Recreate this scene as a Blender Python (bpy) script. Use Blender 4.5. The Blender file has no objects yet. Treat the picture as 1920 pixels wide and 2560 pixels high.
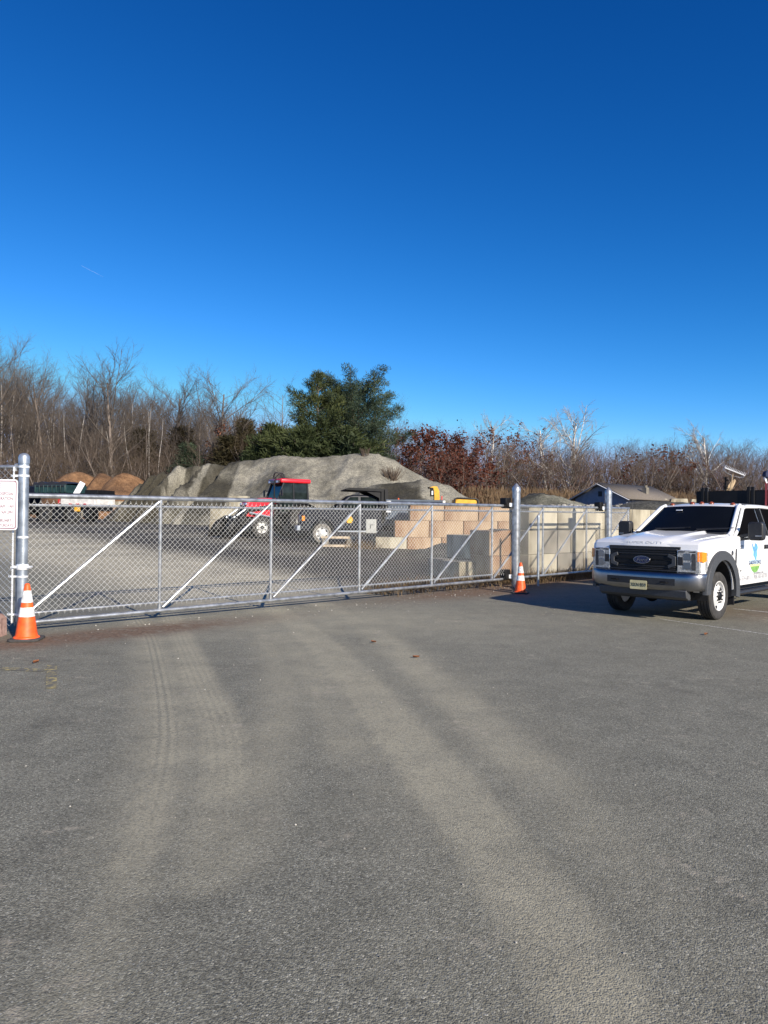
import bpy, bmesh, math, random
import numpy as np
from mathutils import Vector, Matrix, noise as mnoise
R = math.radians
sin, cos, pi = math.sin, math.cos, math.pi
sc = bpy.context.scene
COL = sc.collection

# ------------------------------------------------------------------ camera, sky, sun, exposure
F, EYE, ROLL, PITCH = 1800.0, 1.70, R(0.55), math.atan(20/1800)
cd = bpy.data.cameras.new('camera'); cam = bpy.data.objects.new('camera', cd); COL.objects.link(cam)
cd.sensor_fit = 'VERTICAL'; cd.sensor_height = 36; cd.lens = 36*F/2560; cd.clip_start = .05; cd.clip_end = 8000
cam.matrix_world = Matrix.Translation((0, 0, EYE)) @ Matrix.Rotation(pi/2+PITCH, 4, 'X') @ Matrix.Rotation(ROLL, 4, 'Z')
sc.camera = cam

SUN_EL = R(25); SUN_H = Vector((.572, -.820))                       # towards the sun
w = bpy.data.worlds.new('World'); sc.world = w; w.use_nodes = True
nt = w.node_tree; nt.nodes.clear()
sky = nt.nodes.new('ShaderNodeTexSky'); sky.sky_type = 'NISHITA'; sky.sun_disc = False
sky.sun_elevation = SUN_EL; sky.sun_rotation = math.atan2(SUN_H.x, SUN_H.y)
sky.altitude = 1500; sky.air_density = 1.0; sky.dust_density = .1; sky.ozone_density = 6.0
bg = nt.nodes.new('ShaderNodeBackground'); bg.inputs['Strength'].default_value = .055
out = nt.nodes.new('ShaderNodeOutputWorld')
spl = nt.nodes.new('ShaderNodeSeparateColor'); cmb = nt.nodes.new('ShaderNodeCombineColor'); nt.links.new(sky.outputs[0], spl.inputs[0])
for ch, (g_, k_, top_) in enumerate(((2.72, .333, 6.0), (1.52, .85, 7.5), (1.22, 1.33, 12.0))):   # deeper, more saturated winter blue, as the phone recorded it
    pw = nt.nodes.new('ShaderNodeMath'); pw.operation = 'POWER'; pw.inputs[1].default_value = g_
    ml = nt.nodes.new('ShaderNodeMath'); ml.operation = 'MULTIPLY'; ml.inputs[1].default_value = k_
    mn = nt.nodes.new('ShaderNodeMath'); mn.operation = 'MINIMUM'; mn.inputs[1].default_value = top_
    nt.links.new(spl.outputs[ch], pw.inputs[0]); nt.links.new(pw.outputs[0], ml.inputs[0]); nt.links.new(ml.outputs[0], mn.inputs[0]); nt.links.new(mn.outputs[0], cmb.inputs[ch])
nt.links.new(cmb.outputs[0], bg.inputs[0])
nt.links.new(bg.outputs[0], out.inputs[0])
sl = bpy.data.lights.new('sun', 'SUN'); sl.energy = 5.0; sl.angle = R(.5); sl.color = (1, .91, .78)
so = bpy.data.objects.new('sun', sl); COL.objects.link(so)
sdir = Vector((SUN_H.x*cos(SUN_EL), SUN_H.y*cos(SUN_EL), sin(SUN_EL)))
so.rotation_euler = sdir.to_track_quat('Z', 'Y').to_euler(); so.location = (20, -20, 30)
sc.view_settings.view_transform = 'Standard'; sc.view_settings.look = 'None'
sc.view_settings.exposure = .65; sc.view_settings.gamma = 1; sc.view_settings.use_curve_mapping = False
sc.cycles.max_bounces = 6; sc.cycles.transparent_max_bounces = 12

# ------------------------------------------------------------------ helpers
def ray(px, py):                                                     # photograph pixel -> world direction with y = 1
    x, y = px-960, py-1280
    c, s = cos(ROLL), sin(ROLL)
    u, v = x*c+y*s, -x*s+y*c
    d = Vector((u/F, 1, -v/F))
    d = Matrix.Rotation(PITCH, 3, 'X') @ d
    return d/d.y
def at(px, py, Y):                                                   # point at distance Y along the view
    d = ray(px, py); return Vector((d.x*Y, Y, EYE+d.z*Y))
G0 = Vector((-5.2, 10.7)); GD = Vector((.728, .685)).normalized(); GN = Vector((-GD.y, GD.x))
def gz(x, y):                                                        # height of the ground: flat forecourt, yard rising beyond the gate
    n = (x-G0.x)*GN.x+(y-G0.y)*GN.y - 1.5
    if n <= 0: return 0.0
    return 1.9*(1-math.exp(-.06*n*(1-math.exp(-n/3))/1.9))
def gp(px, py):                                                      # where a pixel's ray meets the flat forecourt
    d = ray(px, py); t = -EYE/d.z; return Vector((d.x*t, t, 0))
def gx(px, Y):                                                       # ground point under a column of the picture at distance Y
    x = ray(px, 1300).x*Y; return Vector((x, Y, gz(x, Y)))
def zt(px, py, Y): return at(px, py, Y).z

class MB:
    def __init__(s): s.v = []; s.f = []; s.m = []
    def add(s, vs, fs, mi=0):
        b = len(s.v); s.v += [tuple(p) for p in vs]; s.f += [tuple(i+b for i in f) for f in fs]; s.m += [mi]*len(fs); return s
    def box(s, c, d, rot=None, mi=0, taper=1.0):
        hx, hy, hz = d[0]/2, d[1]/2, d[2]/2; vs = []
        for z in (-1, 1):
            k = taper if z > 0 else 1
            for x, y in ((-1, -1), (1, -1), (1, 1), (-1, 1)):
                p = Vector((x*hx*k, y*hy*k, z*hz))
                if rot is not None: p = rot @ p
                vs.append(p+Vector(c))
        return s.add(vs, [(3, 2, 1, 0), (4, 5, 6, 7), (0, 1, 5, 4), (1, 2, 6, 5), (2, 3, 7, 6), (3, 0, 4, 7)], mi)
    def bar(s, a, b, wd, ht, mi=0, up=(0, 0, 1)):
        a, b = Vector(a), Vector(b); d = (b-a); L = d.length; d.normalize()
        upv = Vector(up); x = d.cross(upv)
        if x.length < 1e-4: x = Vector((1, 0, 0))
        x.normalize(); u = x.cross(d)
        return s.box((a+b)/2, (L, wd, ht), Matrix((d, x, u)).transposed(), mi)
    def tube(s, pts, r, n=8, mi=0, cap=True, closed=False):
        pts = [Vector(p) for p in pts]; N = len(pts)
        rs = r if isinstance(r, (list, tuple)) else [r]*N
        vs = []; fs = []; ref = None
        for i, p in enumerate(pts):
            if closed: t = pts[(i+1) % N]-pts[i-1]
            else: t = pts[min(i+1, N-1)]-pts[max(i-1, 0)]
            t.normalize()
            if ref is None: ref = Vector((0, 0, 1)) if abs(t.z) < .9 else Vector((1, 0, 0))
            a = t.cross(ref); a.normalize(); b = a.cross(t); ref = b
            for k in range(n):
                q = 2*pi*k/n; vs.append(p+(a*cos(q)+b*sin(q))*rs[i])
        for i in range(N if closed else N-1):
            j = (i+1) % N
            for k in range(n):
                l = (k+1) % n; fs.append((i*n+k, j*n+k, j*n+l, i*n+l))
        if cap and not closed: fs.append(tuple(range(n))); fs.append(tuple((N-1)*n+k for k in reversed(range(n))))
        return s.add(vs, fs, mi)
    def lathe(s, prof, c=(0, 0, 0), axis='Z', n=24, mi=0):           # prof: (radius, height) pairs
        vs = []; fs = []; N = len(prof); c = Vector(c)
        for r, h in prof:
            for k in range(n):
                q = 2*pi*k/n
                p = (r*cos(q), r*sin(q), h)
                if axis == 'Y': p = (p[0], h, p[1])
                elif axis == 'X': p = (h, p[0], p[1])
                vs.append(Vector(p)+c)
        for i in range(N-1):
            for k in range(n):
                l = (k+1) % n; fs.append((i*n+k, i*n+l, (i+1)*n+l, (i+1)*n+k))
        if prof[0][0] > 1e-4: fs.append(tuple(reversed(range(n))))
        if prof[-1][0] > 1e-4: fs.append(tuple((N-1)*n+k for k in range(n)))
        return s.add(vs, fs, mi)
    def prism(s, poly, y0, y1, mi=0, plane='XZ'):                    # polygon extruded along the third axis
        n = len(poly)
        mk = {'XZ': lambda a, b, t: (a, t, b), 'YZ': lambda a, b, t: (t, a, b), 'XY': lambda a, b, t: (a, b, t)}[plane]
        vs = [mk(a, b, y0) for a, b in poly]+[mk(a, b, y1) for a, b in poly]
        fs = [tuple(range(n)), tuple(reversed(range(n, 2*n)))]+[(i, i+n, (i+1) % n+n, (i+1) % n) for i in range(n)]
        return s.add(vs, fs, mi)
    def grid(s, rows, mi=0):                                         # list of equal-length rows of points
        a, b = len(rows), len(rows[0]); vs = [p for r in rows for p in r]
        return s.add(vs, [(i*b+j, (i+1)*b+j, (i+1)*b+j+1, i*b+j+1) for i in range(a-1) for j in range(b-1)], mi)
    def build(s, name, mats, parent=None, smooth=35, bevel=0, seg=2, loc=None, mw=None):
        me = bpy.data.meshes.new(name); me.from_pydata(s.v, [], s.f)
        for m in (mats if isinstance(mats, (list, tuple)) else [mats]): me.materials.append(m)
        if any(s.m): me.polygons.foreach_set('material_index', s.m)
        bm = bmesh.new(); bm.from_mesh(me); bmesh.ops.recalc_face_normals(bm, faces=bm.faces); bm.to_mesh(me); bm.free()
        if smooth: me.shade_smooth(); me.set_sharp_from_angle(angle=R(smooth))
        o = bpy.data.objects.new(name, me); COL.objects.link(o)
        if parent: o.parent = parent
        if loc is not None: o.location = loc
        if mw is not None: o.matrix_world = mw
        if bevel:
            b = o.modifiers.new('bevel', 'BEVEL'); b.width = bevel; b.segments = seg; b.limit_method = 'ANGLE'; b.angle_limit = R(40); b.harden_normals = False
        return o

def raw_mesh(name, v, f, mats, parent=None, smooth=False, mi=None):
    me = bpy.data.meshes.new(name)
    v = np.asarray(v, np.float32); f = np.asarray(f, np.int32); k = f.shape[1]
    me.vertices.add(len(v)); me.vertices.foreach_set('co', v.ravel())
    me.loops.add(f.size); me.loops.foreach_set('vertex_index', f.ravel())
    me.polygons.add(len(f)); me.polygons.foreach_set('loop_start', np.arange(0, f.size, k, dtype=np.int32))
    for m in (mats if isinstance(mats, (list, tuple)) else [mats]): me.materials.append(m)
    if mi is not None: me.polygons.foreach_set('material_index', np.asarray(mi, np.int32))
    me.update(calc_edges=True); me.validate()
    if smooth: me.shade_smooth()
    o = bpy.data.objects.new(name, me); COL.objects.link(o)
    if parent: o.parent = parent
    return o

def tag(o, label=None, cat=None, group=None, kind=None):
    if label: o['label'] = label
    if cat: o['category'] = cat
    if group: o['group'] = group
    if kind: o['kind'] = kind
    return o
def empty(name, loc, rz=0, label=None, cat=None, group=None):
    o = bpy.data.objects.new(name, None); COL.objects.link(o); o.location = loc; o.rotation_euler = (0, 0, rz)
    o.empty_display_size = .2
    return tag(o, label, cat, group)
def copy_tree(o, parent=None):
    c = o.copy(); COL.objects.link(c)
    if parent: c.parent = parent
    for ch in [x for x in KIDS.get(o.name, o.children)]: copy_tree(ch, c)
    return c
KIDS = {}
def text_part(name, s, size, m, parent, origin, ex, ey, extrude=.002, align='LEFT', sx=1.0, shear=0.0):
    cu = bpy.data.curves.new(name, 'FONT'); cu.body = s; cu.size = size; cu.extrude = extrude; cu.align_x = align; cu.align_y = 'CENTER'; cu.shear = shear; cu.resolution_u = 2
    to = bpy.data.objects.new('tmp_text', cu); COL.objects.link(to)
    dg = bpy.context.evaluated_depsgraph_get(); me = bpy.data.meshes.new_from_object(to.evaluated_get(dg))
    bpy.data.objects.remove(to); bpy.data.curves.remove(cu)
    ex, ey = Vector(ex).normalized(), Vector(ey).normalized(); ez = ex.cross(ey)
    M = Matrix((ex*sx, ey, ez)).transposed().to_4x4(); M.translation = Vector(origin)
    me.transform(M); me.name = name; me.materials.clear(); me.materials.append(m)
    o = bpy.data.objects.new(name, me); COL.objects.link(o); o.parent = parent
    return o

# ------------------------------------------------------------------ materials
def mat(name, c, rough=.6, metal=0, var=.15, scale=6, bump=0, bscale=40, c2=None, spec=.5, coat=0, detail=6, coords='Object', bdist=.01, lo=.35, hi=.65, aniso=None):
    m = bpy.data.materials.new(name); m.use_nodes = True; n = m.node_tree; b = n.nodes['Principled BSDF']
    b.inputs['Roughness'].default_value = rough; b.inputs['Metallic'].default_value = metal; b.inputs['Specular IOR Level'].default_value = spec
    if coat: b.inputs['Coat Weight'].default_value = coat; b.inputs['Coat Roughness'].default_value = .05
    tc = n.nodes.new('ShaderNodeTexCoord'); src = tc.outputs[coords]
    if aniso:
        mp = n.nodes.new('ShaderNodeMapping'); mp.inputs['Scale'].default_value = aniso; n.links.new(src, mp.inputs[0]); src = mp.outputs[0]
    no = n.nodes.new('ShaderNodeTexNoise'); no.inputs['Scale'].default_value = scale; no.inputs['Detail'].default_value = detail
    n.links.new(src, no.inputs['Vector'])
    cr = n.nodes.new('ShaderNodeValToRGB'); cr.color_ramp.elements[0].position = lo; cr.color_ramp.elements[1].position = hi
    a = [max(0, x*(1-var)) for x in c]; z = c2 if c2 else [min(1, x*(1+var)) for x in c]
    cr.color_ramp.elements[0].color = (*a, 1); cr.color_ramp.elements[1].color = (*z, 1)
    n.links.new(no.outputs['Fac'], cr.inputs[0]); n.links.new(cr.outputs[0], b.inputs['Base Color'])
    if bump:
        n2 = n.nodes.new('ShaderNodeTexNoise'); n2.inputs['Scale'].default_value = bscale; n2.inputs['Detail'].default_value = 4; n.links.new(src, n2.inputs['Vector'])
        bp = n.nodes.new('ShaderNodeBump'); bp.inputs['Strength'].default_value = bump; bp.inputs['Distance'].default_value = bdist
        n.links.new(n2.outputs['Fac'], bp.inputs['Height']); n.links.new(bp.outputs[0], b.inputs['Normal'])
    return m
M = {}
M['galv'] = mat('galvanised_steel', (.40, .415, .43), .36, .75, .28, 9, .15, 60)
M['galv_dull'] = mat('dull_galvanised_steel', (.40, .44, .48), .38, .7, .25, 7, .1, 40)
M['wire'] = mat('galvanised_wire', (.62, .62, .59), .5, .3, .08, 3)
M['white_strap'] = mat('bright_clamp_metal', (.85, .86, .86), .4, .4, .1, 20)
M['black'] = mat('black_plastic', (.018, .018, .02), .5, 0, .2, 20)
M['black_metal'] = mat('black_painted_steel', (.008, .008, .009), .5, 0, .3, 4, spec=.25)
M['trim'] = mat('grey_trim_plastic', (.05, .053, .058), .55, 0, .12, 30, .15, 300, bdist=.002)
M['rubber'] = mat('tyre_rubber', (.032, .030, .028), .8, 0, .35, 8, .3, 80)
M['dusty_rubber'] = mat('dusty_tyre_rubber', (.16, .15, .13), .9, 0, .3, 8)
M['white_paint'] = mat('white_vehicle_paint', (.74, .74, .735), .28, 0, .025, 3, coat=.6)
M['rim_white'] = mat('white_steel_rim', (.62, .62, .61), .4, 0, .12, 12)
M['chrome'] = mat('worn_chrome', (.30, .30, .31), .28, 1.0, .08, 5)
M['glass'] = mat('dark_window_glass', (.004, .005, .007), .04, 0, .1, 2, spec=.07)
M['side_glass'] = mat('shaded_side_glass', (.004, .004, .005), .25, 0, .1, 2, spec=.0)
M['lamp'] = mat('clear_lamp_glass', (.58, .60, .62), .1, .6, .35, 30)
M['lamp_dark'] = mat('dark_lamp_bezel', (.06, .06, .065), .25, .3, .2, 30)
M['amber'] = mat('amber_lens', (.85, .24, .02), .2, 0, .15, 60)
M['red_lens'] = mat('dark_marker_lens', (.22, .05, .02), .25, 0, .2, 60)
M['plate'] = mat('cream_plate', (.62, .55, .30), .5, 0, .1, 10)
M['navy_ink'] = mat('navy_ink', (.02, .03, .12), .5, 0, .1, 10)
M['grey_ink'] = mat('grey_ink', (.30, .30, .32), .5, 0, .1, 10)
M['black_ink'] = mat('black_ink', (.02, .02, .02), .5, 0, .1, 10)
M['maroon_ink'] = mat('maroon_ink', (.16, .015, .04), .5, 0, .15, 10)
M['sign'] = mat('white_sign_sheet', (.80, .81, .84), .4, 0, .03, 10)
M['blue_oval'] = mat('blue_badge', (.015, .025, .08), .25, 0, .1, 10)
M['logo_sky'] = mat('pale_blue_decal', (.60, .76, .86), .4, 0, .05, 4)
M['logo_blue'] = mat('blue_decal', (.12, .33, .70), .4, 0, .3, 25)
M['logo_green'] = mat('green_decal', (.16, .34, .08), .4, 0, .25, 12)
M['logo_yellow'] = mat('yellow_decal', (.72, .66, .30), .4, 0, .1, 12)
M['orange'] = mat('orange_cone_plastic', (.80, .10, .014), .5, 0, .22, 12, .1, 40)
M['collar'] = mat('scuffed_reflective_collar', (.62, .62, .60), .5, 0, .12, 22, c2=(.84, .84, .82), lo=.42, hi=.55)
M['cone_base'] = mat('dusty_black_rubber', (.045, .042, .04), .8, 0, .3, 15)
M['conc'] = mat('pale_concrete', (.25, .215, .15), .9, 0, .35, 1.8, .7, 25, aniso=(1, 1, .45), c2=(.42, .38, .285), bdist=.02)
M['conc_orange'] = mat('orange_stained_concrete', (.27, .15, .08), .9, 0, .2, 1.3, .7, 25, aniso=(1, 1, .5), c2=(.40, .29, .185), bdist=.02)
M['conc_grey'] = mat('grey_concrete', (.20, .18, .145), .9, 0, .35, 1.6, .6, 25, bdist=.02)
M['red'] = mat('red_tractor_paint', (.62, .018, .03), .3, 0, .1, 6, coat=.4)
M['navy'] = mat('dark_navy_paint', (.006, .008, .016), .4, 0, .2, 4, spec=.3)
M['bluegrey'] = mat('blue_grey_steel', (.045, .065, .095), .5, 0, .25, 3)
M['dkgreen'] = mat('dark_green_steel', (.012, .035, .035), .5, 0, .4, 3)
M['yellow'] = mat('yellow_machine_paint', (.62, .33, .02), .45, 0, .15, 5)
M['cab_glass'] = mat('greenish_cab_glass', (.014, .02, .02), .06, 0, .4, 3, spec=.3)
M['rim_grey'] = mat('dusty_wheel_rim', (.55, .55, .53), .55, .2, .2, 10)
M['white_dirty'] = mat('dirty_white_panel', (.62, .60, .56), .6, 0, .2, 4)
M['board'] = mat('white_board', (.78, .79, .82), .5, 0, .04, 4)
M['red_mark'] = mat('red_reflective_tape', (.5, .03, .03), .5, 0, .1, 10)
M['box_grey'] = mat('grey_cabinet_steel', (.42, .42, .38), .5, .1, .1, 6)
M['wood'] = mat('weathered_timber', (.42, .34, .24), .8, 0, .25, 4)
M['handle_wood'] = mat('worn_wooden_handle', (.30, .22, .13), .7, 0, .25, 9)
M['shovel'] = mat('tan_rusty_blade', (.38, .28, .17), .6, .2, .25, 12)
M['tool_blue'] = mat('navy_tool_cloth', (.012, .02, .06), .8, 0, .2, 12)
M['tool_red'] = mat('red_tool_handle', (.16, .012, .016), .5, 0, .1, 12)
M['roof_shingle'] = mat('brown_grey_shingles', (.135, .115, .095), .9, 0, .25, 8, .4, 40, aniso=(1, 1, 4))
M['siding'] = mat('blue_grey_siding', (.22, .24, .30), .8, 0, .1, 3)
M['fascia'] = mat('pale_fascia', (.5, .52, .58), .7, 0, .1, 3)
M['line'] = mat('worn_white_line_paint', (.30, .29, .27), .8, 0, .2, 25, c2=(.72, .71, .68), lo=.42, hi=.6)
M['stone'] = mat('pale_stones', (.18, .165, .14), .9, 0, .3, 3, c2=(.42, .40, .36))
M['leaf_dead'] = mat('dead_leaf', (.22, .08, .03), .8, 0, .3, 20)
M['redstone'] = mat('reddish_broken_stone', (.24, .135, .105), .95, 0, .3, 6, .8, 20, c2=(.38, .25, .21), bdist=.03)
M['bark_grey'] = mat('grey_brown_bark', (.165, .135, .115), .95, 0, .25, 3, aniso=(1, 1, .3))
M['bark_pale'] = mat('pale_grey_bark', (.36, .32, .28), .95, 0, .3, 3, c2=(.50, .46, .42), aniso=(1, 1, .3))
M['twig_grey'] = mat('grey_brown_twigs', (.098, .080, .066), .95, 0, .25, .3)
M['twig_dark'] = mat('dark_brown_twigs', (.082, .064, .05), .95, 0, .25, .5)
M['twig_brown'] = mat('brown_twigs', (.098, .072, .053), .95, 0, .25, .8)
M['twig_red'] = mat('reddish_brown_twigs', (.135, .075, .058), .95, 0, .25, .8)
M['bark_white'] = mat('white_sycamore_bark', (.44, .41, .37), .9, 0, .35, 2.5, c2=(.66, .63, .58), lo=.38, hi=.5)
M['twig_syc'] = mat('pale_sycamore_twigs', (.27, .225, .185), .95, 0, .2, .6)
def leafmat(name, a, b, scale=.5, trans=.25):
    m = mat(name, a, .65, 0, .1, scale, c2=b, spec=.25); n = m.node_tree; p = n.nodes['Principled BSDF']
    t = n.nodes.new('ShaderNodeBsdfTranslucent'); mx = n.nodes.new('ShaderNodeMixShader'); mx.inputs[0].default_value = trans
    n.links.new(p.inputs['Base Color'].links[0].from_socket, t.inputs[0]); n.links.new(p.outputs[0], mx.inputs[1]); n.links.new(t.outputs[0], mx.inputs[2])
    n.links.new(mx.outputs[0], n.nodes['Material Output'].inputs[0]); return m
M['pine'] = leafmat('pine_needles', (.032, .048, .020), (.092, .108, .036), .35)
M['pine_blue'] = leafmat('dark_pine_needles', (.035, .06, .04), (.075, .10, .055), .35)
M['cedar'] = leafmat('olive_cedar_sprays', (.040, .038, .018), (.085, .064, .032), .4)
M['rust'] = leafmat('rust_brown_leaves', (.12, .05, .03), (.20, .085, .045), .5)
M['darkred'] = leafmat('dark_red_leaves', (.075, .022, .013), (.145, .045, .024), .5)
M['reed'] = leafmat('dry_reed', (.17, .115, .065), (.30, .205, .12), .4)

# asphalt / yard ground: colours mixed by dust, dirt and yard attributes that follow the tracks on the place
def ground_material():
    m = bpy.data.materials.new('asphalt_and_yard'); m.use_nodes = True; n = m.node_tree; b = n.nodes['Principled BSDF']; L = n.links.new
    b.inputs['Roughness'].default_value = .85; b.inputs['Specular IOR Level'].default_value = .3
    N = lambda t: n.nodes.new('ShaderNode'+t)
    pos = N('NewGeometry').outputs['Position']
    def att(name): a = N('Attribute'); a.attribute_name = name; return a.outputs['Fac']
    def noise(s, d=5, r=.55):
        q = N('TexNoise'); q.inputs['Scale'].default_value = s; q.inputs['Detail'].default_value = d; q.inputs['Roughness'].default_value = r; L(pos, q.inputs['Vector']); return q.outputs['Fac']
    def ramp(f, stops):
        q = N('ValToRGB'); e = q.color_ramp.elements
        while len(e) < len(stops): e.new(.5)
        for i, (p, c) in enumerate(stops): e[i].position = p; e[i].color = (*c, 1) if isinstance(c, tuple) else (c, c, c, 1)
        L(f, q.inputs[0]); return q.outputs[0]
    def mth(op, a, b_=None, cl=False):
        q = N('Math'); q.operation = op; q.use_clamp = cl
        for i, x in enumerate((a, b_)):
            if x is None: continue
            if isinstance(x, (int, float)): q.inputs[i].default_value = x
            else: L(x, q.inputs[i])
        return q.outputs[0]
    def mix(f, a, c, mode='MIX'):
        q = N('MixRGB'); q.blend_type = mode
        for i, x in enumerate((f, a, c)):
            if isinstance(x, (int, float)): q.inputs[i].default_value = x
            elif isinstance(x, tuple): q.inputs[i].default_value = (*x, 1)
            else: L(x, q.inputs[i])
        return q.outputs[0]
    v = N('TexVoronoi'); v.inputs['Scale'].default_value = 140; L(pos, v.inputs['Vector'])
    v2 = N('TexVoronoi'); v2.inputs['Scale'].default_value = 75; L(pos, v2.inputs['Vector'])
    sep = N('SeparateColor'); L(v.outputs['Color'], sep.inputs[0])
    sep2 = N('SeparateColor'); L(v2.outputs['Color'], sep2.inputs[0])
    grain = ramp(sep.outputs[0], [(0, (.054, .053, .042)), (.45, (.138, .133, .105)), (.8, (.222, .214, .170)), (.97, (.33, .32, .26)), (1, (.52, .50, .43))])
    grain = mix(.35, grain, ramp(sep2.outputs[1], [(0, (.062, .060, .048)), (.7, (.175, .170, .135)), (1, (.27, .262, .215))]))
    mott = ramp(noise(.55, 6, .6), [(.3, .92), (.7, 1.12)])
    grain = mix(1, grain, mott, 'MULTIPLY'); grain = mix(1, grain, ramp(noise(2.6, 7, .68), [(.34, .84), (.62, 1.10)]), 'MULTIPLY')
    oil = mth('MULTIPLY', ramp(noise(.42, 2, .4), [(.62, 0), (.68, 1)]), ramp(noise(1.9, 4, .6), [(.5, 0), (.66, 1)])); grain = mix(mth('MULTIPLY', oil, .45), grain, (.05, .048, .042))
    fine = noise(9, 6, .65)
    # thin dust film in the low spots between the grains
    dust = att('dust'); low = ramp(noise(60, 4, .6), [(.35, .55), (.65, 1.0)])
    blot = ramp(noise(1.7, 5, .6), [(.32, .62), (.68, 1.3)])
    sep3 = ramp(sep2.outputs[0], [(.1, .55), (.7, 1.2)])
    df = mth('MULTIPLY', mth('MULTIPLY', mth('MULTIPLY', dust, low), sep3), blot, True)
    # tyre tread pressed into the dust
    tu, tv, tw = att('tread_u'), att('tread_v'), att('tread')
    wv = mth('SINE', mth('ADD', mth('MULTIPLY', tv, 80.0), mth('MULTIPLY', mth('ABSOLUTE', tu), 70.0)))
    rib = mth('SINE', mth('MULTIPLY', tu, 95.0))
    pat = mth('MULTIPLY', mth('GREATER_THAN', mth('ADD', mth('MULTIPLY', rib, .9), mth('MULTIPLY', wv, .55)), .25), tw)
    df = mth('MULTIPLY', df, mth('SUBTRACT', 1, mth('MULTIPLY', pat, .55)), True)
    col = mix(df, grain, mix(fine, (.295, .27, .195), (.38, .35, .258)))
    # brown soil
    dirt = att('dirt'); dn = mth('MULTIPLY', dirt, ramp(noise(5, 6, .65), [(.30, .35), (.52, 1.35)]), True)
    col = mix(dn, col, mix(ramp(noise(22, 5), [(.35, 0), (.65, 1)]), (.085, .055, .036), (.20, .135, .09)))
    # small spilled patches of pale grit
    spots = mth('MULTIPLY', ramp(noise(.95, 3, .5), [(.54, 0), (.64, 1)]), ramp(noise(7, 5, .7), [(.55, 0), (.68, 1)]))
    col = mix(mth('MULTIPLY', spots, .75), col, (.36, .32, .25))
    # gravel yard
    yard = att('yard'); yv = N('TexVoronoi'); yv.inputs['Scale'].default_value = 22; L(pos, yv.inputs['Vector'])
    ys = N('SeparateColor'); L(yv.outputs['Color'], ys.inputs[0])
    yc = mix(.5, ramp(ys.outputs[0], [(0, (.020, .018, .0145)), (1, (.078, .069, .055))]), ramp(noise(.35, 6, .6), [(.35, (.024, .021, .017)), (.65, (.062, .055, .042))]))
    col = mix(mth('MULTIPLY', yard, 1.0, True), col, yc)
    road = att('road'); rf = mth('MULTIPLY', road, ramp(noise(.8, 5, .6), [(.25, .5), (.6, 1)]), True)
    col = mix(rf, col, mix(ramp(noise(6, 5), [(.35, 0), (.65, 1)]), (.31, .28, .205), (.44, .40, .30)))
    L(col, b.inputs['Base Color'])
    bp = N('Bump'); bp.inputs['Strength'].default_value = .9; bp.inputs['Distance'].default_value = .0055
    hgt = mth('ADD', mth('MULTIPLY', v.outputs['Distance'], -.55), mth('ADD', mth('MULTIPLY', v2.outputs['Distance'], -.30), mth('MULTIPLY', fine, .12)))
    L(hgt, bp.inputs['Height']); L(bp.outputs[0], b.inputs['Normal'])
    return m
M['ground'] = ground_material()

# ------------------------------------------------------------------ ground: one sheet, fine in front, reaching the horizon
def polydist(px_, py_, pts):                                         # distance to a polyline, signed offset and arc length
    best = np.full(px_.shape, 1e9); su = np.zeros_like(best); sv = np.zeros_like(best); acc = 0
    for (x0, y0), (x1, y1) in zip(pts[:-1], pts[1:]):
        dx, dy = x1-x0, y1-y0; L2 = dx*dx+dy*dy; L = math.sqrt(L2)
        t = np.clip(((px_-x0)*dx+(py_-y0)*dy)/L2, 0, 1)
        ex, ey = px_-(x0+t*dx), py_-(y0+t*dy); d = np.hypot(ex, ey)
        sg = np.sign(dx*ey-dy*ex); k = d < best
        best = np.where(k, d, best); su = np.where(k, d*sg, su); sv = np.where(k, acc+t*L, sv); acc += L
    return best, su, sv
def smooth_line(p, n=8):                                             # Catmull-Rom
    p = [np.array(q, float) for q in p]; p = [2*p[0]-p[1]]+p+[2*p[-1]-p[-2]]; o = []
    for i in range(1, len(p)-2):
        for k in range(n):
            t = k/n; a, b, c, d = p[i-1:i+3]
            o.append(tuple(.5*((2*b)+(-a+c)*t+(2*a-5*b+4*c-d)*t*t+(-a+3*b-3*c+d)*t**3)))
    o.append(tuple(p[-2])); return o
def axis(lo, hi, st, far, g=1.22):
    a = list(np.arange(lo, hi+1e-6, st)); s = st; x = hi
    while x < far: s *= g; x += s; a.append(x)
    s = st; x = lo; pre = []
    while x > -far: s *= g; x -= s; pre.append(x)
    return np.array(pre[::-1]+a)
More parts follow.
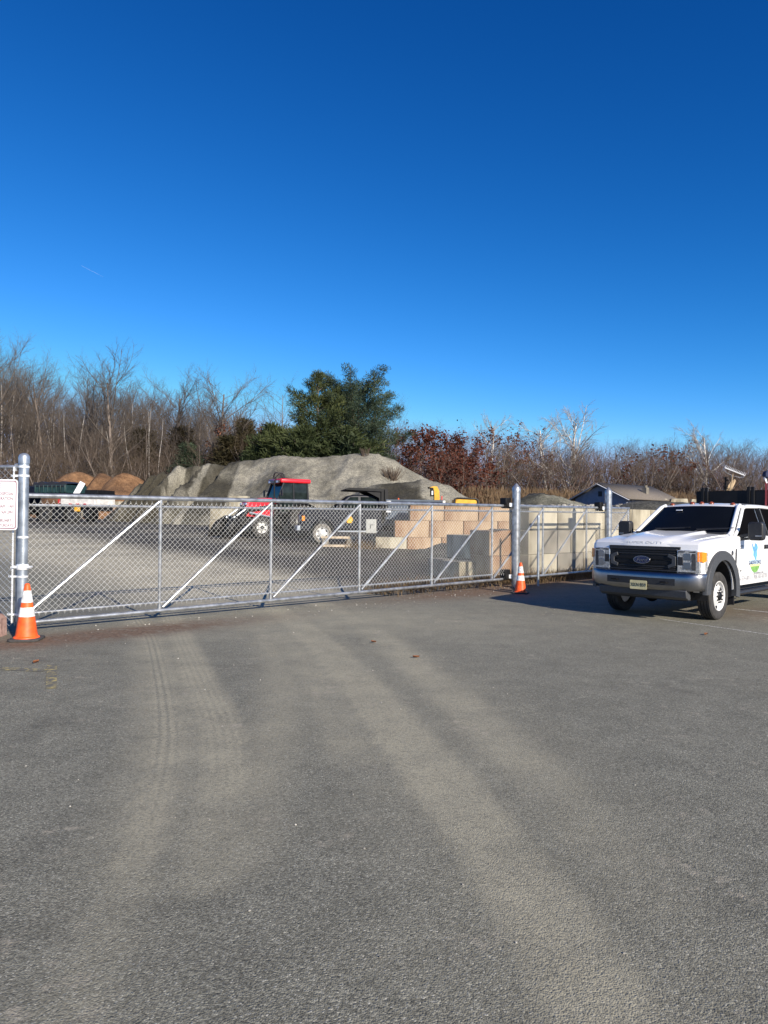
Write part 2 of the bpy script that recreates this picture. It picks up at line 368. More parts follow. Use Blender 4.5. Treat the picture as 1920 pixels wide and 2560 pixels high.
def make_ground():
    xs = axis(-8.5, 8.5, .075, 1500); ys = axis(1.4, 17, .075, 2000)
    X, Y = np.meshgrid(xs, ys); nx, ny = len(xs), len(ys)
    n = (X-G0.x)*GN.x+(Y-G0.y)*GN.y
    m = np.maximum(n-1.5, 0); Z = 1.9*(1-np.exp(-.06*m*(1-np.exp(-m/3))/1.9))
    fg = lambda pts: smooth_line([tuple(gp(*q))[:2] for q in pts])
    def band(line, wd, soft): d, u, v = polydist(X, Y, line); return np.clip((wd+soft-d)/soft, 0, 1), u, v
    dust = np.zeros_like(X)
    t1 = fg([(330, 1530), (352, 1560), (376, 1597), (397, 1680), (412, 1770), (415, 1860), (395, 1967), (355, 2100), (290, 2290), (200, 2500)])
    t2 = fg([(425, 1530), (455, 1600), (500, 1700), (545, 1800), (560, 1900), (545, 2050), (500, 2200)])
    t3 = fg([(640, 1490), (700, 1530), (790, 1600), (890, 1700), (1000, 1830), (1110, 1960), (1240, 2120), (1370, 2300), (1480, 2480)])
    t4 = fg([(600, 1500), (680, 1560), (760, 1650), (850, 1800), (900, 1900)])
    t5 = fg([(760, 1490), (900, 1560), (1060, 1680), (1250, 1850), (1450, 2060), (1600, 2250)])
    t6 = fg([(640, 1550), (690, 1650), (700, 1780), (640, 1950), (560, 2150)])
    a1, u1, v1 = band(t1, .095, .05); a1b, _, _ = band(t1, .18, .22)
    a2, u2, v2 = band(t2, .10, .12); a3, _, _ = band(t3, .16, .14); a3s, _, _ = band(t3, .25, .8); a4, _, _ = band(t4, .08, .28); a5, _, _ = band(t5, .12, .30); a5s, _, _ = band(t5, .1, .8); a6, _, _ = band(t6, .06, .3)
    fade = np.clip((Y-2.2)/3.2, .25, 1)
    dust = np.maximum.reduce([a1*1.45*fade, a1b*.5*fade, a2*1.15*fade, a3*1.3*np.clip((Y-1.8)/3, .6, 1), a3s*.32*np.clip((Y-1.8)/3, .6, 1), a4*.6, a5*.75*fade, a5s*.3*fade, a6*.55])
    gate_mouth = np.exp(-((X+.6)/3.2)**2-((Y-12.2)/1.9)**2)*.6        # everything that drives out drops grit in the gateway
    dust = np.clip(np.maximum(dust, gate_mouth)+.05+.10*np.clip((Y-3.5)/5, 0, 1)*np.exp(-((X-1.2)/5.5)**2), 0, 1)
    near = a1 > a2
    tread = np.where(near, a1, a2*.45)*np.clip((Y-3.4)/2.5, 0, 1); tu = np.where(near, u1, u2); tv = np.where(near, v1, v2)
    # soil along the gate and round the posts
    s = (X-G0.x)*GD.x+(Y-G0.y)*GD.y
    dirt = np.exp(-((s-.6)/2.6)**2)*np.exp(-((n+.95)/.55)**2)*1.0
    dirt = np.maximum(dirt, np.exp(-((s-10.6)/3.4)**2)*np.exp(-((n+.35)/.85)**2)*1.1)
    dirt = np.maximum(dirt, (s > 11)*np.exp(-((n-.2)/.75)**2))
    dirt = np.maximum(dirt, np.exp(-((X+6.5)/1.5)**2-((Y-9.6)/.7)**2)*.9)
    dirt = np.maximum(dirt, np.exp(-((X-7.6)/1.6)**2-((Y-13.5)/1.3)**2)*.55)
    yard = np.clip((n-2.4)/2.0, 0, 1)
    r1 = smooth_line([(-60, 58), (-28, 40), (-16.5, 31), (-12.4, 26), (-6.4, 20.5), (-3.1, 16.6), (-1.0, 13.6)])
    road, su1, _ = polydist(X, Y, r1)
    yard = np.clip((n-1.2)/1.5, 0, 1)*np.clip(su1/1.5+.3, 0, 1)
    road = np.clip((1.7+1.9-road)/1.9, 0, 1)*np.clip((n-.2)/1.2, 0, 1)
    r2 = smooth_line([(-40, 52), (-18, 44), (-9, 34), (-3, 26)]); d2, _, _ = polydist(X, Y, r2)
    road = np.maximum(road, .30*np.clip((1.2-d2)/.8, 0, 1))
    v = np.stack([X, Y, Z], -1).reshape(-1, 3); i = np.arange(nx*ny).reshape(ny, nx)
    f = np.stack([i[:-1, :-1], i[:-1, 1:], i[1:, 1:], i[1:, :-1]], -1).reshape(-1, 4)
    o = raw_mesh('ground', v, f, M['ground'], smooth=True)
    for nm, arr in (('dust', dust), ('tread', tread), ('tread_u', tu), ('tread_v', tv), ('dirt', dirt), ('yard', yard), ('road', road)):
        o.data.attributes.new(nm, 'FLOAT', 'POINT').data.foreach_set('value', arr.astype(np.float32).ravel())
    tag(o, kind='structure')
make_ground()

def flat_strip(name, pts, z=.004):                                   # painted line laid 4 mm above the asphalt
    mb = MB(); mb.add([(x, y, z) for x, y in pts], [tuple(range(len(pts)))]); return tag(mb.build(name, M['line'], smooth=0), kind='structure')
a, b = gp(1655, 1549), gp(1935, 1589); flat_strip('parking_line', [(a.x, a.y), (b.x, b.y), (b.x-.02, b.y+.10), (a.x-.02, a.y+.10)])
a, b = gp(1838, 1523), gp(1935, 1533); flat_strip('parking_line', [(a.x, a.y), (b.x, b.y), (b.x, b.y+.11), (a.x, a.y+.11)])
a, b = gp(1262, 1488), gp(1560, 1537)
M['yellow_line'] = mat('worn_yellow_line_paint', (.125, .12, .098), .85, 0, .1, 16, c2=(.42, .34, .13), lo=.48, hi=.64, detail=8)
def flat_yellow(p, q, wd):
    p, q = gp(*p), gp(*q); d = (q-p).normalized(); nn = Vector((-d.y, d.x, 0))*wd/2
    mb = MB(); mb.add([(*(p-nn).xy, .004), (*(q-nn).xy, .004), (*(q+nn).xy, .004), (*(p+nn).xy, .004)], [(0, 1, 2, 3)])
    tag(mb.build('parking_line', M['yellow_line'], smooth=0), kind='structure')
flat_yellow((-40, 1670), (112, 1677), .13); flat_yellow((130, 1662), (128, 1722), .10)

# loose stones and dead leaves on the asphalt
def rock(mb, c, r, rnd):
    vs = []; q = rnd.random()*6
    for z, k in ((-.5, .8), (.15, 1.0), (.75, .55)):
        for i in range(5):
            a = q+i*2*pi/5+rnd.uniform(-.3, .3); kk = k*rnd.uniform(.7, 1.15)
            vs.append((c[0]+cos(a)*r*kk, c[1]+sin(a)*r*kk*.85, c[2]+z*r*.75))
    fs = [(j*5+i, j*5+(i+1) % 5, (j+1)*5+(i+1) % 5, (j+1)*5+i) for j in range(2) for i in range(5)]+[tuple(range(4, -1, -1)), tuple(range(10, 15))]
    mb.add(vs, fs)
rnd = random.Random(5); mb = MB()
for k in range(260):
    y = 2.6+12*rnd.random()**.8; x = rnd.uniform(-.55, .6)*y
    if (x-G0.x)*GN.x+(y-G0.y)*GN.y > -.1: continue
    rock(mb, (x, y, .002), rnd.choice((.003, .004, .005, .008))*(.6+y/14), rnd)
for k in range(120):
    s = rnd.uniform(-.3, 12.5); n_ = rnd.gauss(-.45, .35); p = G0+GD*s+GN*n_
    rock(mb, (p.x, p.y, .004), rnd.uniform(.005, .018), rnd)
tag(mb.build('loose_stones', M['stone'], smooth=0), 'scattered pale pebbles and grit lying on the grey asphalt', 'gravel', kind='stuff')
for i, (px, py, sz, lab) in enumerate([(1040, 1645, .05, 'curled rust brown dead leaf lying in the middle of the driveway'), (90, 1658, .06, 'reddish dead leaf lying beside the faded yellow line'),
                      (934, 1607, .05, 'small dark dead leaf on the tan tyre dust'), (1765, 1588, .06, 'brown dead leaf on the asphalt in front of the truck wheel')]):
    p = gp(px, py); mb = MB(); rows = []
    for u in range(5):
        t = u/4-.5; wd = .45*(1-4*t*t)+.06; rows.append([(t*sz*1.6, v*wd*sz, .006+sz*(.35*abs(v)+.3*t*t)) for v in (-1, 0, 1)])
    mb.grid(rows); o = mb.build('dead_leaf', M['leaf_dead'], loc=(p.x, p.y, .004)); o.rotation_euler = (0, 0, i*1.3); tag(o, lab, 'leaf')

# ------------------------------------------------------------------ chain link
def mesh_wires(mb, L, z0, z1, to3, pitch=.092, r=.0021):             # woven zigzag wires between z0 and z1 over length L
    H = z1-z0; nrow = max(2, round(H/(pitch/1.0))); dz = H/nrow; half = pitch/2; n = int(L/half)
    for fam in (1, -1):
        k = -nrow*2
        lines = range(-2*nrow, n+2*nrow+1)
        for i in lines:
            if i % 2: continue
            # straight diagonal from (i*half, z0) going up with slope
            x0, za = i*half, z0; x1, zb = i*half+fam*nrow*pitch, z1
            if fam < 0 and x0 < 0 or fam > 0 and x1 < 0: pass
            t0, t1 = 0.0, 1.0; dx = x1-x0
            for lim, sg in ((0, 1), (L, -1)):
                ta = (lim-x0)/dx
                if (dx > 0) == (sg > 0): t0 = max(t0, ta)
                else: t1 = min(t1, ta)
            if t1-t0 < .01: continue
            P = [to3(x0+dx*t, za+(zb-za)*t, fam*r*.9) for t in (t0, t1)]
            mb.tube(P, r, 4, cap=False)
    for i in range(0, n, 2):                                         # twisted ends standing above and below
        for z, sg in ((z0, -1), (z1, 1)):
            if i*half < L: mb.tube([to3(i*half-.012, z-sg*.012, 0), to3(i*half, z+sg*.035, 0), to3(min(i*half+.012, L), z-sg*.012, 0)], r, 4, cap=False)

GS = 0.0073                                                          # the gate rises a little towards its tail
def gpt(s, z, n=0): p = G0+GD*s+GN*n; return Vector((p.x, p.y, z+GS*s))
gate = empty('sliding_gate', gpt(0, 0), 0, 'long galvanised chain link sliding gate with diagonal braces closing the yard entrance', 'gate')
GI = Matrix.Translation(-gate.location)
def gbuild(mb, name, m, **k):
    mb.v = [tuple(Vector(p)-gate.location) for p in mb.v]; return mb.build(name, m, gate, **k)
ZT, ZB, S0, S1 = 2.013, .134, -.25, 17.85
mb = MB(); mb.tube([gpt(S0, ZT), gpt(S1, ZT)], .038, 14); gbuild(mb, 'top_rail', M['galv'])
mb = MB(); mb.tube([gpt(S0, ZB), gpt(S1, ZB)], .033, 14); gbuild(mb, 'bottom_rail', M['galv'])
mb = MB(); mb.tube([gpt(S0, 1.87), gpt(S1, 1.87)], .022, 10); gbuild(mb, 'middle_rail', M['galv'])
mb = MB(); mb.tube([gpt(S0, .27), gpt(10.9, .27)], .020, 10); gbuild(mb, 'middle_rail', M['galv'])
ups = [S0+.03, 2.0, 4.222, 6.444, 8.667, 10.89, 13.11, 15.33, 17.8]
for s in ups:
    mb = MB(); mb.tube([gpt(s, ZB), gpt(s, ZT)], .026, 10)
    mb.tube([gpt(s, ZB+.03), gpt(s, ZB+.09)], .033, 10); gbuild(mb, 'upright', M['galv'])
for a, b in zip(ups[:-1], ups[1:]):
    mb = MB(); mb.tube([gpt(a+.04, ZB+.06, -.03), gpt(b-.04, ZT-.06, -.03)], .024, 10); gbuild(mb, 'brace', M['galv'])
mb = MB(); mesh_wires(mb, 18.0, .26, 1.92, lambda x, z, o: gpt(S0+.05+x, z, -.055+o)); gbuild(mb, 'chain_link_mesh', M['wire'], smooth=0)
mb = MB(); mb.bar(gpt(S0+.06, .22, -.05), gpt(S0+.06, 1.88, -.05), .02, .006); gbuild(mb, 'tension_bar', M['white_strap'])

def post(name, p, r, h, label, cat, group=None, cone=False, mt='galv', z0=-.1):
    root = empty(name, p, 0, label, cat, group)
    mb = MB(); mb.lathe([(r, z0), (r, h-.06)], n=28); mb.build('pipe', M[mt], root)
    mb = MB()
    if cone: mb.lathe([(r*1.07, h-.16), (r*1.07, h-.10), (r*1.03, h-.09), (r*.97, h-.055), (r*.72, h-.02), (r*.32, h+.03), (r*.12, h+.055), (.004, h+.06)], n=28)
    else: mb.lathe([(r*1.10, h-.13), (r*1.12, h-.05), (r*1.04, h-.02), (r*.75, h+.006), (r*.3, h+.02), (.004, h+.022)], n=24)
    mb.build('cap', M[mt], root); return root
def band(root, z, r, name='band', hgt=.045, ear=0, m='white_strap', ang=pi):
    mb = MB(); mb.lathe([(r+.001, z-hgt/2), (r+.007, z-hgt/2+.004), (r+.007, z+hgt/2-.004), (r+.001, z+hgt/2)], n=28)
    if ear:
        d = Vector((cos(ang), sin(ang), 0)); mb.bar(d*(r)+Vector((0, 0, z)), d*(r+ear)+Vector((0, 0, z)), .03, hgt*.9)
        mb.tube([d*(r+ear*.6)+Vector((-.03*d.y, .03*d.x, z)), d*(r+ear*.6)+Vector((.03*d.y-.03*d.y, -.045, z))], .009, 6)
    return mb.build(name, M[m], root)

# left gate post and the taller fence running out of the picture
PL = at(54, 1580, 10.45); PL.z = 0
lp = post('gate_post', PL, .069, 2.60, 'grey galvanised gate post with strap clamps beside the white notice sign', 'post', mt='galv_dull')
for z, e in ((2.42, 0), (2.29, .11), (1.40, 0), (.96, .10), (.83, .13), (.28, .14)): band(lp, z, .069, 'clamp', .035 if z > .9 else .03, e)
mb = MB(); mb.lathe([(.078, .93), (.084, .95), (.084, .99), (.078, 1.01)], n=28); mb.bar((-.12, -.03, .97), (.13, -.03, .97), .03, .035); mb.tube([(-.11, -.06, .97), (-.11, .03, .97)], .014, 8); mb.tube([(.12, -.06, .97), (.12, .03, .97)], .014, 8)
mb.build('hinge_clamp', M['white_strap'], lp)
fn = empty('chain_link_fence', (PL.x-.1, PL.y, 0), 0, 'tall chain link fence panel carrying the white notice sign', 'fence')
FL = 4.0
mb = MB(); mb.tube([(-FL, 0, 2.42), (.03, 0, 2.42)], .026, 12); mb.tube([(-.02, 0, 2.36), (-.02, 0, 2.45), (.05, 0, 2.46)], .022, 8); mb.build('top_rail', M['galv'], fn)
mb = MB(); mesh_wires(mb, FL, .12, 2.38, lambda x, z, o: Vector((-FL+x-.02, -.035+o, z)), r=.0024); mb.build('chain_link_mesh', M['galv_dull'], fn, smooth=0)
mb = MB(); mb.bar((-.03, -.03, .16), (-.03, -.03, 2.42), .022, .008, up=(0, 1, 0)); mb.build('tension_bar', M['white_strap'], fn)
mb = MB(); mb.lathe([(.04, -.1), (.04, 2.45), (.02, 2.5)], c=(-3.2, 0, 0), n=16); mb.build('line_post', M['galv_dull'], fn)

sgn = empty('notice_sign', (PL.x-.03, PL.y-.11, 0), R(-2), 'white notice sign with maroon border and disposal hours on the tall fence', 'sign')
def rrect(x0, x1, z0, z1, r, n=5):
    p = []
    for cx, cz, a0 in ((x1-r, z0+r, -90), (x1-r, z1-r, 0), (x0+r, z1-r, 90), (x0+r, z0+r, 180)):
        for k in range(n+1): a = R(a0+90*k/n); p.append((cx+r*cos(a), cz+r*sin(a)))
    return p
sz0, sz1, sx0, sx1 = 1.505, 2.232, -.61, .0
mb = MB(); mb.prism(rrect(sx0, sx1, sz0, sz1, .045), 0, .003); mb.build('sign_plate', M['sign'], sgn)
A, B = rrect(sx0+.018, sx1-.018, sz0+.018, sz1-.018, .035), rrect(sx0+.030, sx1-.030, sz0+.030, sz1-.030, .028)
mb = MB(); n_ = len(A); mb.add([(x, -.002, z) for x, z in A+B], [(i, (i+1) % n_, (i+1) % n_+n_, i+n_) for i in range(n_)]); mb.build('border', M['maroon_ink'], sgn, smooth=0)
for s, z, h, xr in (('NOTICE', 2.135, .10, -.245), ('WASTE DISPOSAL', 2.025, .062, -.057), ('HOURS OF OPERATION', 1.955, .062, -.068), ('MONTH 8AM-11AM', 1.842, .058, -.055),
                ('MONTH 7AM-2PM', 1.755, .058, -.068), ('FEBRUARY', 1.640, .066, -.085), ('ON SATURDAYS', 1.568, .058, -.062)):
    text_part('lettering', s, h, M['maroon_ink'], sgn, (xr, -.003, z), (1, 0, 0), (0, 0, 1), .001, 'RIGHT', sx=.78)

# two fat roller posts, the slim pipe between them
P1 = gp(1287, 1478); P1 = Vector((P1.x, P1.y, 0)); P1 = (G0+GD*11.62-GN*.20).to_3d()
P2 = (G0+GD*16.22-GN*.20).to_3d()
for k, (P, h, lab) in enumerate(((P1, 2.62, 'thick galvanised roller post with pointed cap behind the smaller traffic cone'), (P2, 2.70, 'thick galvanised roller post with pointed cap beside the white truck'))):
    r = post('roller_post', P, .104, h, lab, 'post', 'roller posts carrying the sliding gate', cone=True)
    for z in (h-.62, h-.68, .20, .30): band(r, z, .104, 'band', .02, m='galv')
    for z, nm in ((2.10, 'roller_housing'), (.26, 'roller_housing')):
        d = (GN*.2-GD*.17); mb = MB(); c = Vector((d.x, d.y, z+GS*11))
        rt = Matrix.Rotation(math.atan2(GD.y, GD.x), 3, 'Z')
        mb.box(c, (.20, .17, .24), rt); mb.box(c+Vector((0, 0, -.10)), (.25, .13, .10), rt); mb.box(c+Vector((-.10*GD.x, -.1*GD.y, .03)), (.06, .20, .17), rt)
        o = mb.build(nm, M['black_metal'], r, bevel=.015)
        mb = MB(); mb.bar((d.x*.35, d.y*.35, z+.02), (d.x*.9, d.y*.9, z+.02), .05, .10); mb.build('bracket', M['white_strap'], r, bevel=.004)
Ps = at(1345, 1462, 19.0); Ps.z = 0
r = post('guide_post', Ps, .032, 1.86, 'slim grey pipe post standing between the two thick roller posts', 'post', mt='galv_dull')

# traffic cones
def cone(p, rz, label, s=1.0, group='traffic cones'):
    root = empty('traffic_cone', p, rz, label, 'traffic cone', group); root.scale = (s, s, s)
    mb = MB(); c = .05; q = .195
    mb.prism([(q, -q+c), (q, q-c), (q-c, q), (-q+c, q), (-q, q-c), (-q, -q+c), (-q+c, -q), (q-c, -q)], 0, .035, plane='XY')
    mb.build('base', M['cone_base'], root, bevel=.01)
    rad = lambda z: .142-(z-.035)*(.142-.034)/.70
    mb = MB(); pr = [(.165, .03), (.16, .045), (rad(.06), .06)]+[(rad(z), z) for z in np.linspace(.1, .68, 9)]+[(.036, .71), (.034, .735), (.022, .748), (.004, .752)]
    mb.lathe(pr, n=32); mb.build('cone_body', M['orange'], root)
    for z0, z1 in ((.315, .435), (.50, .655)):
        mb = MB(); mb.lathe([(rad(z)+.0035, z) for z in np.linspace(z0, z1, 6)], n=32); mb.build('reflective_collar', M['collar'], root, smooth=60)
    return root
pc = gp(66, 1600); cone((pc.x, pc.y, 0), .15, 'scuffed orange traffic cone in front of the left gate post', 1.04)
pc = gp(1302, 1484); cone((pc.x, pc.y+.05, 0), -.3, 'orange traffic cone half in shade at the foot of the thick roller post', .97)

# rubble by the left post
rb = MB(); rnd = random.Random(3)
def lump(c, d, seed, n=9, amp=.22):
    mb = MB(); rows = []
    for i in range(n+1):
        th = pi*i/n; row = []
        for k in range(2*n+1):
            ph = 2*pi*(k % (2*n))/(2*n); v = Vector((sin(th)*cos(ph), sin(th)*sin(ph), cos(th)))
            v = Vector([math.copysign(abs(a)**.6, a) for a in v]); q = 1+amp*mnoise.noise(v*1.7+Vector((seed, 0, 0)))+amp*.5*mnoise.noise(v*4+Vector((0, seed, 0)))
            row.append((c[0]+v.x*d[0]*q, c[1]+v.y*d[1]*q, c[2]+v.z*d[2]*q))
        rows.append(row)
    mb.grid(rows); return mb
lump((PL.x-.55, PL.y-.22, .10), (.40, .26, .22), 3).build('stone_block', M['redstone'], smooth=30); o = bpy.context.scene.objects['stone_block']; tag(o, 'large reddish broken stone block under the tall fence', 'stone')
o = lump((PL.x-.30, PL.y-.52, .05), (.14, .12, .09), 8).build('stone_block', M['redstone'], smooth=30); tag(o, 'small reddish broken stone just left of the nearest cone', 'stone')

# ------------------------------------------------------------------ the white truck
def wheel(parent, c, rad, wd, side, rim_m, rim_r, holes=6, nuts=8, tyre_m='rubber', deep=.05):
    root = empty('wheel', c, 0); root.parent = parent                # side +1: outer face towards +y
    h = wd/2
    mb = MB(); pr = [(rim_r, -h*.9), (rim_r+.02, -h), (rad*.80, -h*1.03), (rad*.95, -h*.95), (rad, -h*.78)]
    for g in (-.42, 0, .42): pr += [(rad, h*(g-.07)), (rad-.012, h*(g-.055)), (rad-.012, h*(g+.055)), (rad, h*(g+.07))]
    pr += [(rad, h*.78), (rad*.95, h*.95), (rad*.80, h*1.03), (rim_r+.02, h), (rim_r, h*.9), (rim_r-.01, 0), (rim_r, -h*.9)]
    mb.lathe(pr, axis='Y', n=48); mb.build('tyre', M[tyre_m], root, smooth=28)
    s = side; mb = MB(); q = rim_r
    mb.lathe([(q-.012, -s*h*.6), (q+.004, s*h*.88), (q-.006, s*h*.97), (q-.018, s*h*.9), (q-.03, s*h*.45)], axis='Y', n=40)
    # dished disc with hand holes, raised hub ring
    n = 48; rows = []
    prof = [(q-.03, h*.45), (q*.80, h*.35), (q*.66, h*.42), (q*.50, h*.88), (q*.38, h*.95), (q*.30, h*.93)]
    for r_, y in prof: rows.append([(r_*cos(2*pi*k/n), s*y, r_*sin(2*pi*k/n)) for k in range(n+1)])
    mb.grid(rows); mb.build('rim', M[rim_m], root, smooth=40)
    for k in range(holes):
        a = 2*pi*(k+.5)/holes; mb = MB(); t = Vector((cos(a), 0, sin(a))); u = Vector((-sin(a), 0, cos(a)))
        cc = t*q*.76+Vector((0, s*h*.40, 0)); pts = [cc+t*(q*.12*cos(b))+u*(q*.17*sin(b))+Vector((0, s*.02, 0)) for b in [2*pi*i/12 for i in range(12)]]
        mb.add(pts, [tuple(range(12))]); mb.add([p-Vector((0, s*.02, 0)) for p in pts], [tuple(range(12))]); mb.build('hand_hole', M['black'], root, smooth=0)
    mb = MB(); mb.lathe([(q*.31, s*h*.7), (q*.31, s*h*1.0), (q*.26, s*h*1.12), (q*.13, s*h*1.16), (.004, s*h*1.17)], axis='Y', n=24); mb.build('hub', M['black_metal'] if tyre_m == 'rubber' else M['rim_grey'], root)
    for k in range(nuts):
        a = 2*pi*k/nuts; mb = MB(); mb.lathe([(.013, s*h*.9), (.013, s*h*1.12), (.006, s*h*1.16)], c=(q*.42*cos(a), 0, q*.42*sin(a)), axis='Y', n=8); mb.build('lug_nut', M['black_metal'] if tyre_m == 'rubber' else M['rim_grey'], root)
    return root

TH = R(45.54); TO = Vector((4.53, 12.69, 0)); TROT = math.atan2(-cos(TH), -sin(TH))
truck = empty('work_truck', TO, TROT, 'white crew cab work truck with black flat bed parked by the gate, grille towards us', 'truck')
def arc(cx, cz, a, b, a0, a1, n=16): return [(cx+a*cos(R(a0+(a1-a0)*k/n)), cz+b*sin(R(a0+(a1-a0)*k/n))) for k in range(n+1)]
AX = -.98
side = [(-.13, .80), (-.115, 1.20), (-.15, 1.33), (-.22, 1.375), (-.55, 1.415), (-1.1, 1.455), (-1.66, 1.475), (-4.92, 1.46), (-4.92, .56), (-1.62, .56)]
side += arc(AX, .50, .545, .53, 0, 180, 20)[::-1] if False else []
lowarc = arc(AX, .50, .56, .545, 180, 0, 20)
poly = side+[(x, z) for x, z in lowarc if x > -1.6]+[(-.40, .56), (-.16, .58)]
mb = MB()
# body sides have a shoulder: extrude in slices so the flanks curve
ys = [-1.0, -.985, -.90]; n = len(poly)
def slice_pts(y, ins): return [(x+(-ins if x > -.3 else (ins if x < -4.5 else 0)), y, z-(ins*.9 if z > 1.19 else 0)) for x, z in poly]
prof = [(-1.005, .06), (-1.0, .03), (-.975, .01), (-.93, 0), (.93, 0), (.975, .01), (1.0, .03), (1.005, .06)]
vs = []; fs = []
for y, ins in prof: vs += slice_pts(y, ins)
for k in range(len(prof)-1):
    for i in range(n): j = (i+1) % n; fs.append((k*n+i, (k+1)*n+i, (k+1)*n+j, k*n+j))
fs.append(tuple(range(n))); fs.append(tuple(reversed(range((len(prof)-1)*n, len(prof)*n))))
mb.add(vs, fs); mb.build('body', M['white_paint'], truck, smooth=32)
mb = MB(); mb.box((AX, 0, .72), (1.16, 1.50, .62)); mb.box((-2.9, 0, .55), (3.9, 1.5, .25)); mb.box((-6.6, 0, .72), (4.6, .85, .22)); mb.box((-.62, 0, .45), (.5, 1.3, .22)); mb.build('chassis', M['black'], truck)
mb = MB(); la = arc(AX, .50, .548, .533, -15, 195, 24); mb.grid([[(x, y, z) for x, z in la] for y in (-.985, 0, .985)]); mb.build('wheel_liner', M['black'], truck)
mb = MB(); mb.tube([(AX, -.85, .40), (AX, .85, .40)], .06, 10); mb.lathe([(.004, -.17), (.12, -.1), (.16, 0), (.12, .1), (.004, .17)], c=(AX+.02, -.25, .38), axis='X', n=14); mb.build('front_axle', M['black_metal'], truck)

# hood with its raised centre
rows = []
for x, zc, ze, wy in ((-.105, 1.275, 1.255, .64), (-.12, 1.315, 1.30, .68), (-.16, 1.365, 1.345, .74), (-.24, 1.405, 1.385, .78), (-.55, 1.455, 1.425, .82), (-1.0, 1.50, 1.465, .86), (-1.45, 1.53, 1.49, .89), (-1.60, 1.535, 1.49, .90)):
    row = []
    for v, k in ((-1, -.05), (-.985, 0), (-.80, .12), (-.60, .25), (-.52, .95), (-.30, .80), (0, .86), (.30, .80), (.52, .95), (.60, .25), (.80, .12), (.985, 0), (1, -.05)):
        row.append((x-.05*(v*v) if x > -.3 else x, v*wy, ze+(zc-ze)*k*1.5 if k >= 0 else ze-.06))
    rows.append(row)
mb = MB(); mb.grid(rows); mb.build('hood', M['white_paint'], truck, smooth=24)
M['emboss'] = mat('embossed_white_paint', (.60, .60, .60), .35, 0, .03, 3)
hl_ = text_part('hood_lettering', 'SUPER DUTY', .068, M['emboss'], truck, (-.1375, 0, 1.349), (0, 1, 0), (-.62, 0, .78), .0012, 'CENTER', sx=1.75)
for v_ in hl_.data.vertices: v_.co.x -= .05*(v_.co.y/.71)**2; v_.co.z -= .012*(v_.co.y/.71)**2
mb = MB(); mb.box((-1.63, 0, 1.515), (.16, 1.72, .03)); mb.build('cowl', M['black'], truck, bevel=.01)
for y0 in (-.55, .25):
    mb = MB(); mb.tube([(-1.56, y0+.05, 1.545), (-1.60, y0+.1, 1.575), (-1.66, y0+.62, 1.60)], .011, 6); mb.tube([(-1.64, y0+.05, 1.59), (-1.68, y0+.72, 1.617)], .010, 6); mb.build('wiper', M['black'], truck)

# cabin: panes, pillars, roof
B = {'a': (-1.69, .905, 1.475), 'A': (-2.50, .745, 2.015), 'b': (-3.45, .93, 1.44), 'Bm': (-3.45, .755, 2.03), 'd': (-4.90, .93, 1.44), 'D': (-4.74, .76, 2.02)}
def lp_(p, q, t): return Vector(p)*(1-t)+Vector(q)*t
def pane(name, pts, m, th=.006):
    mb = MB(); p = [Vector(q) for q in pts]; nrm = (p[1]-p[0]).cross(p[-1]-p[0]).normalized()*th; k = len(p)
    mb.add(p+[q+nrm for q in p], [tuple(range(k)), tuple(reversed(range(k, 2*k)))]+[(i, (i+1) % k, (i+1) % k+k, i+k) for i in range(k)])
    return mb.build(name, m, truck, smooth=20)
ws = []
for t in np.linspace(0, 1, 7):
    xa, wa, za = -1.69+(-2.50+1.69)*t, .90+(.735-.90)*t, 1.50+(2.02-1.50)*t
    ws.append([(xa+.16*(1-(v*v))*(1-.35*t), v*wa, za+.02*(1-v*v)) for v in np.linspace(-1, 1, 13)])
mb = MB(); mb.grid(ws); mb.build('windshield', M['glass'], truck, smooth=60)
for (y, z, a, b) in ((-.50, 1.93, .10, .022),):
    t = .84; mb = MB(); mb.box((-2.36+.13, -.28, 1.955), (.02, .12, .02)); mb.build('toll_tag', M['sign'], truck)
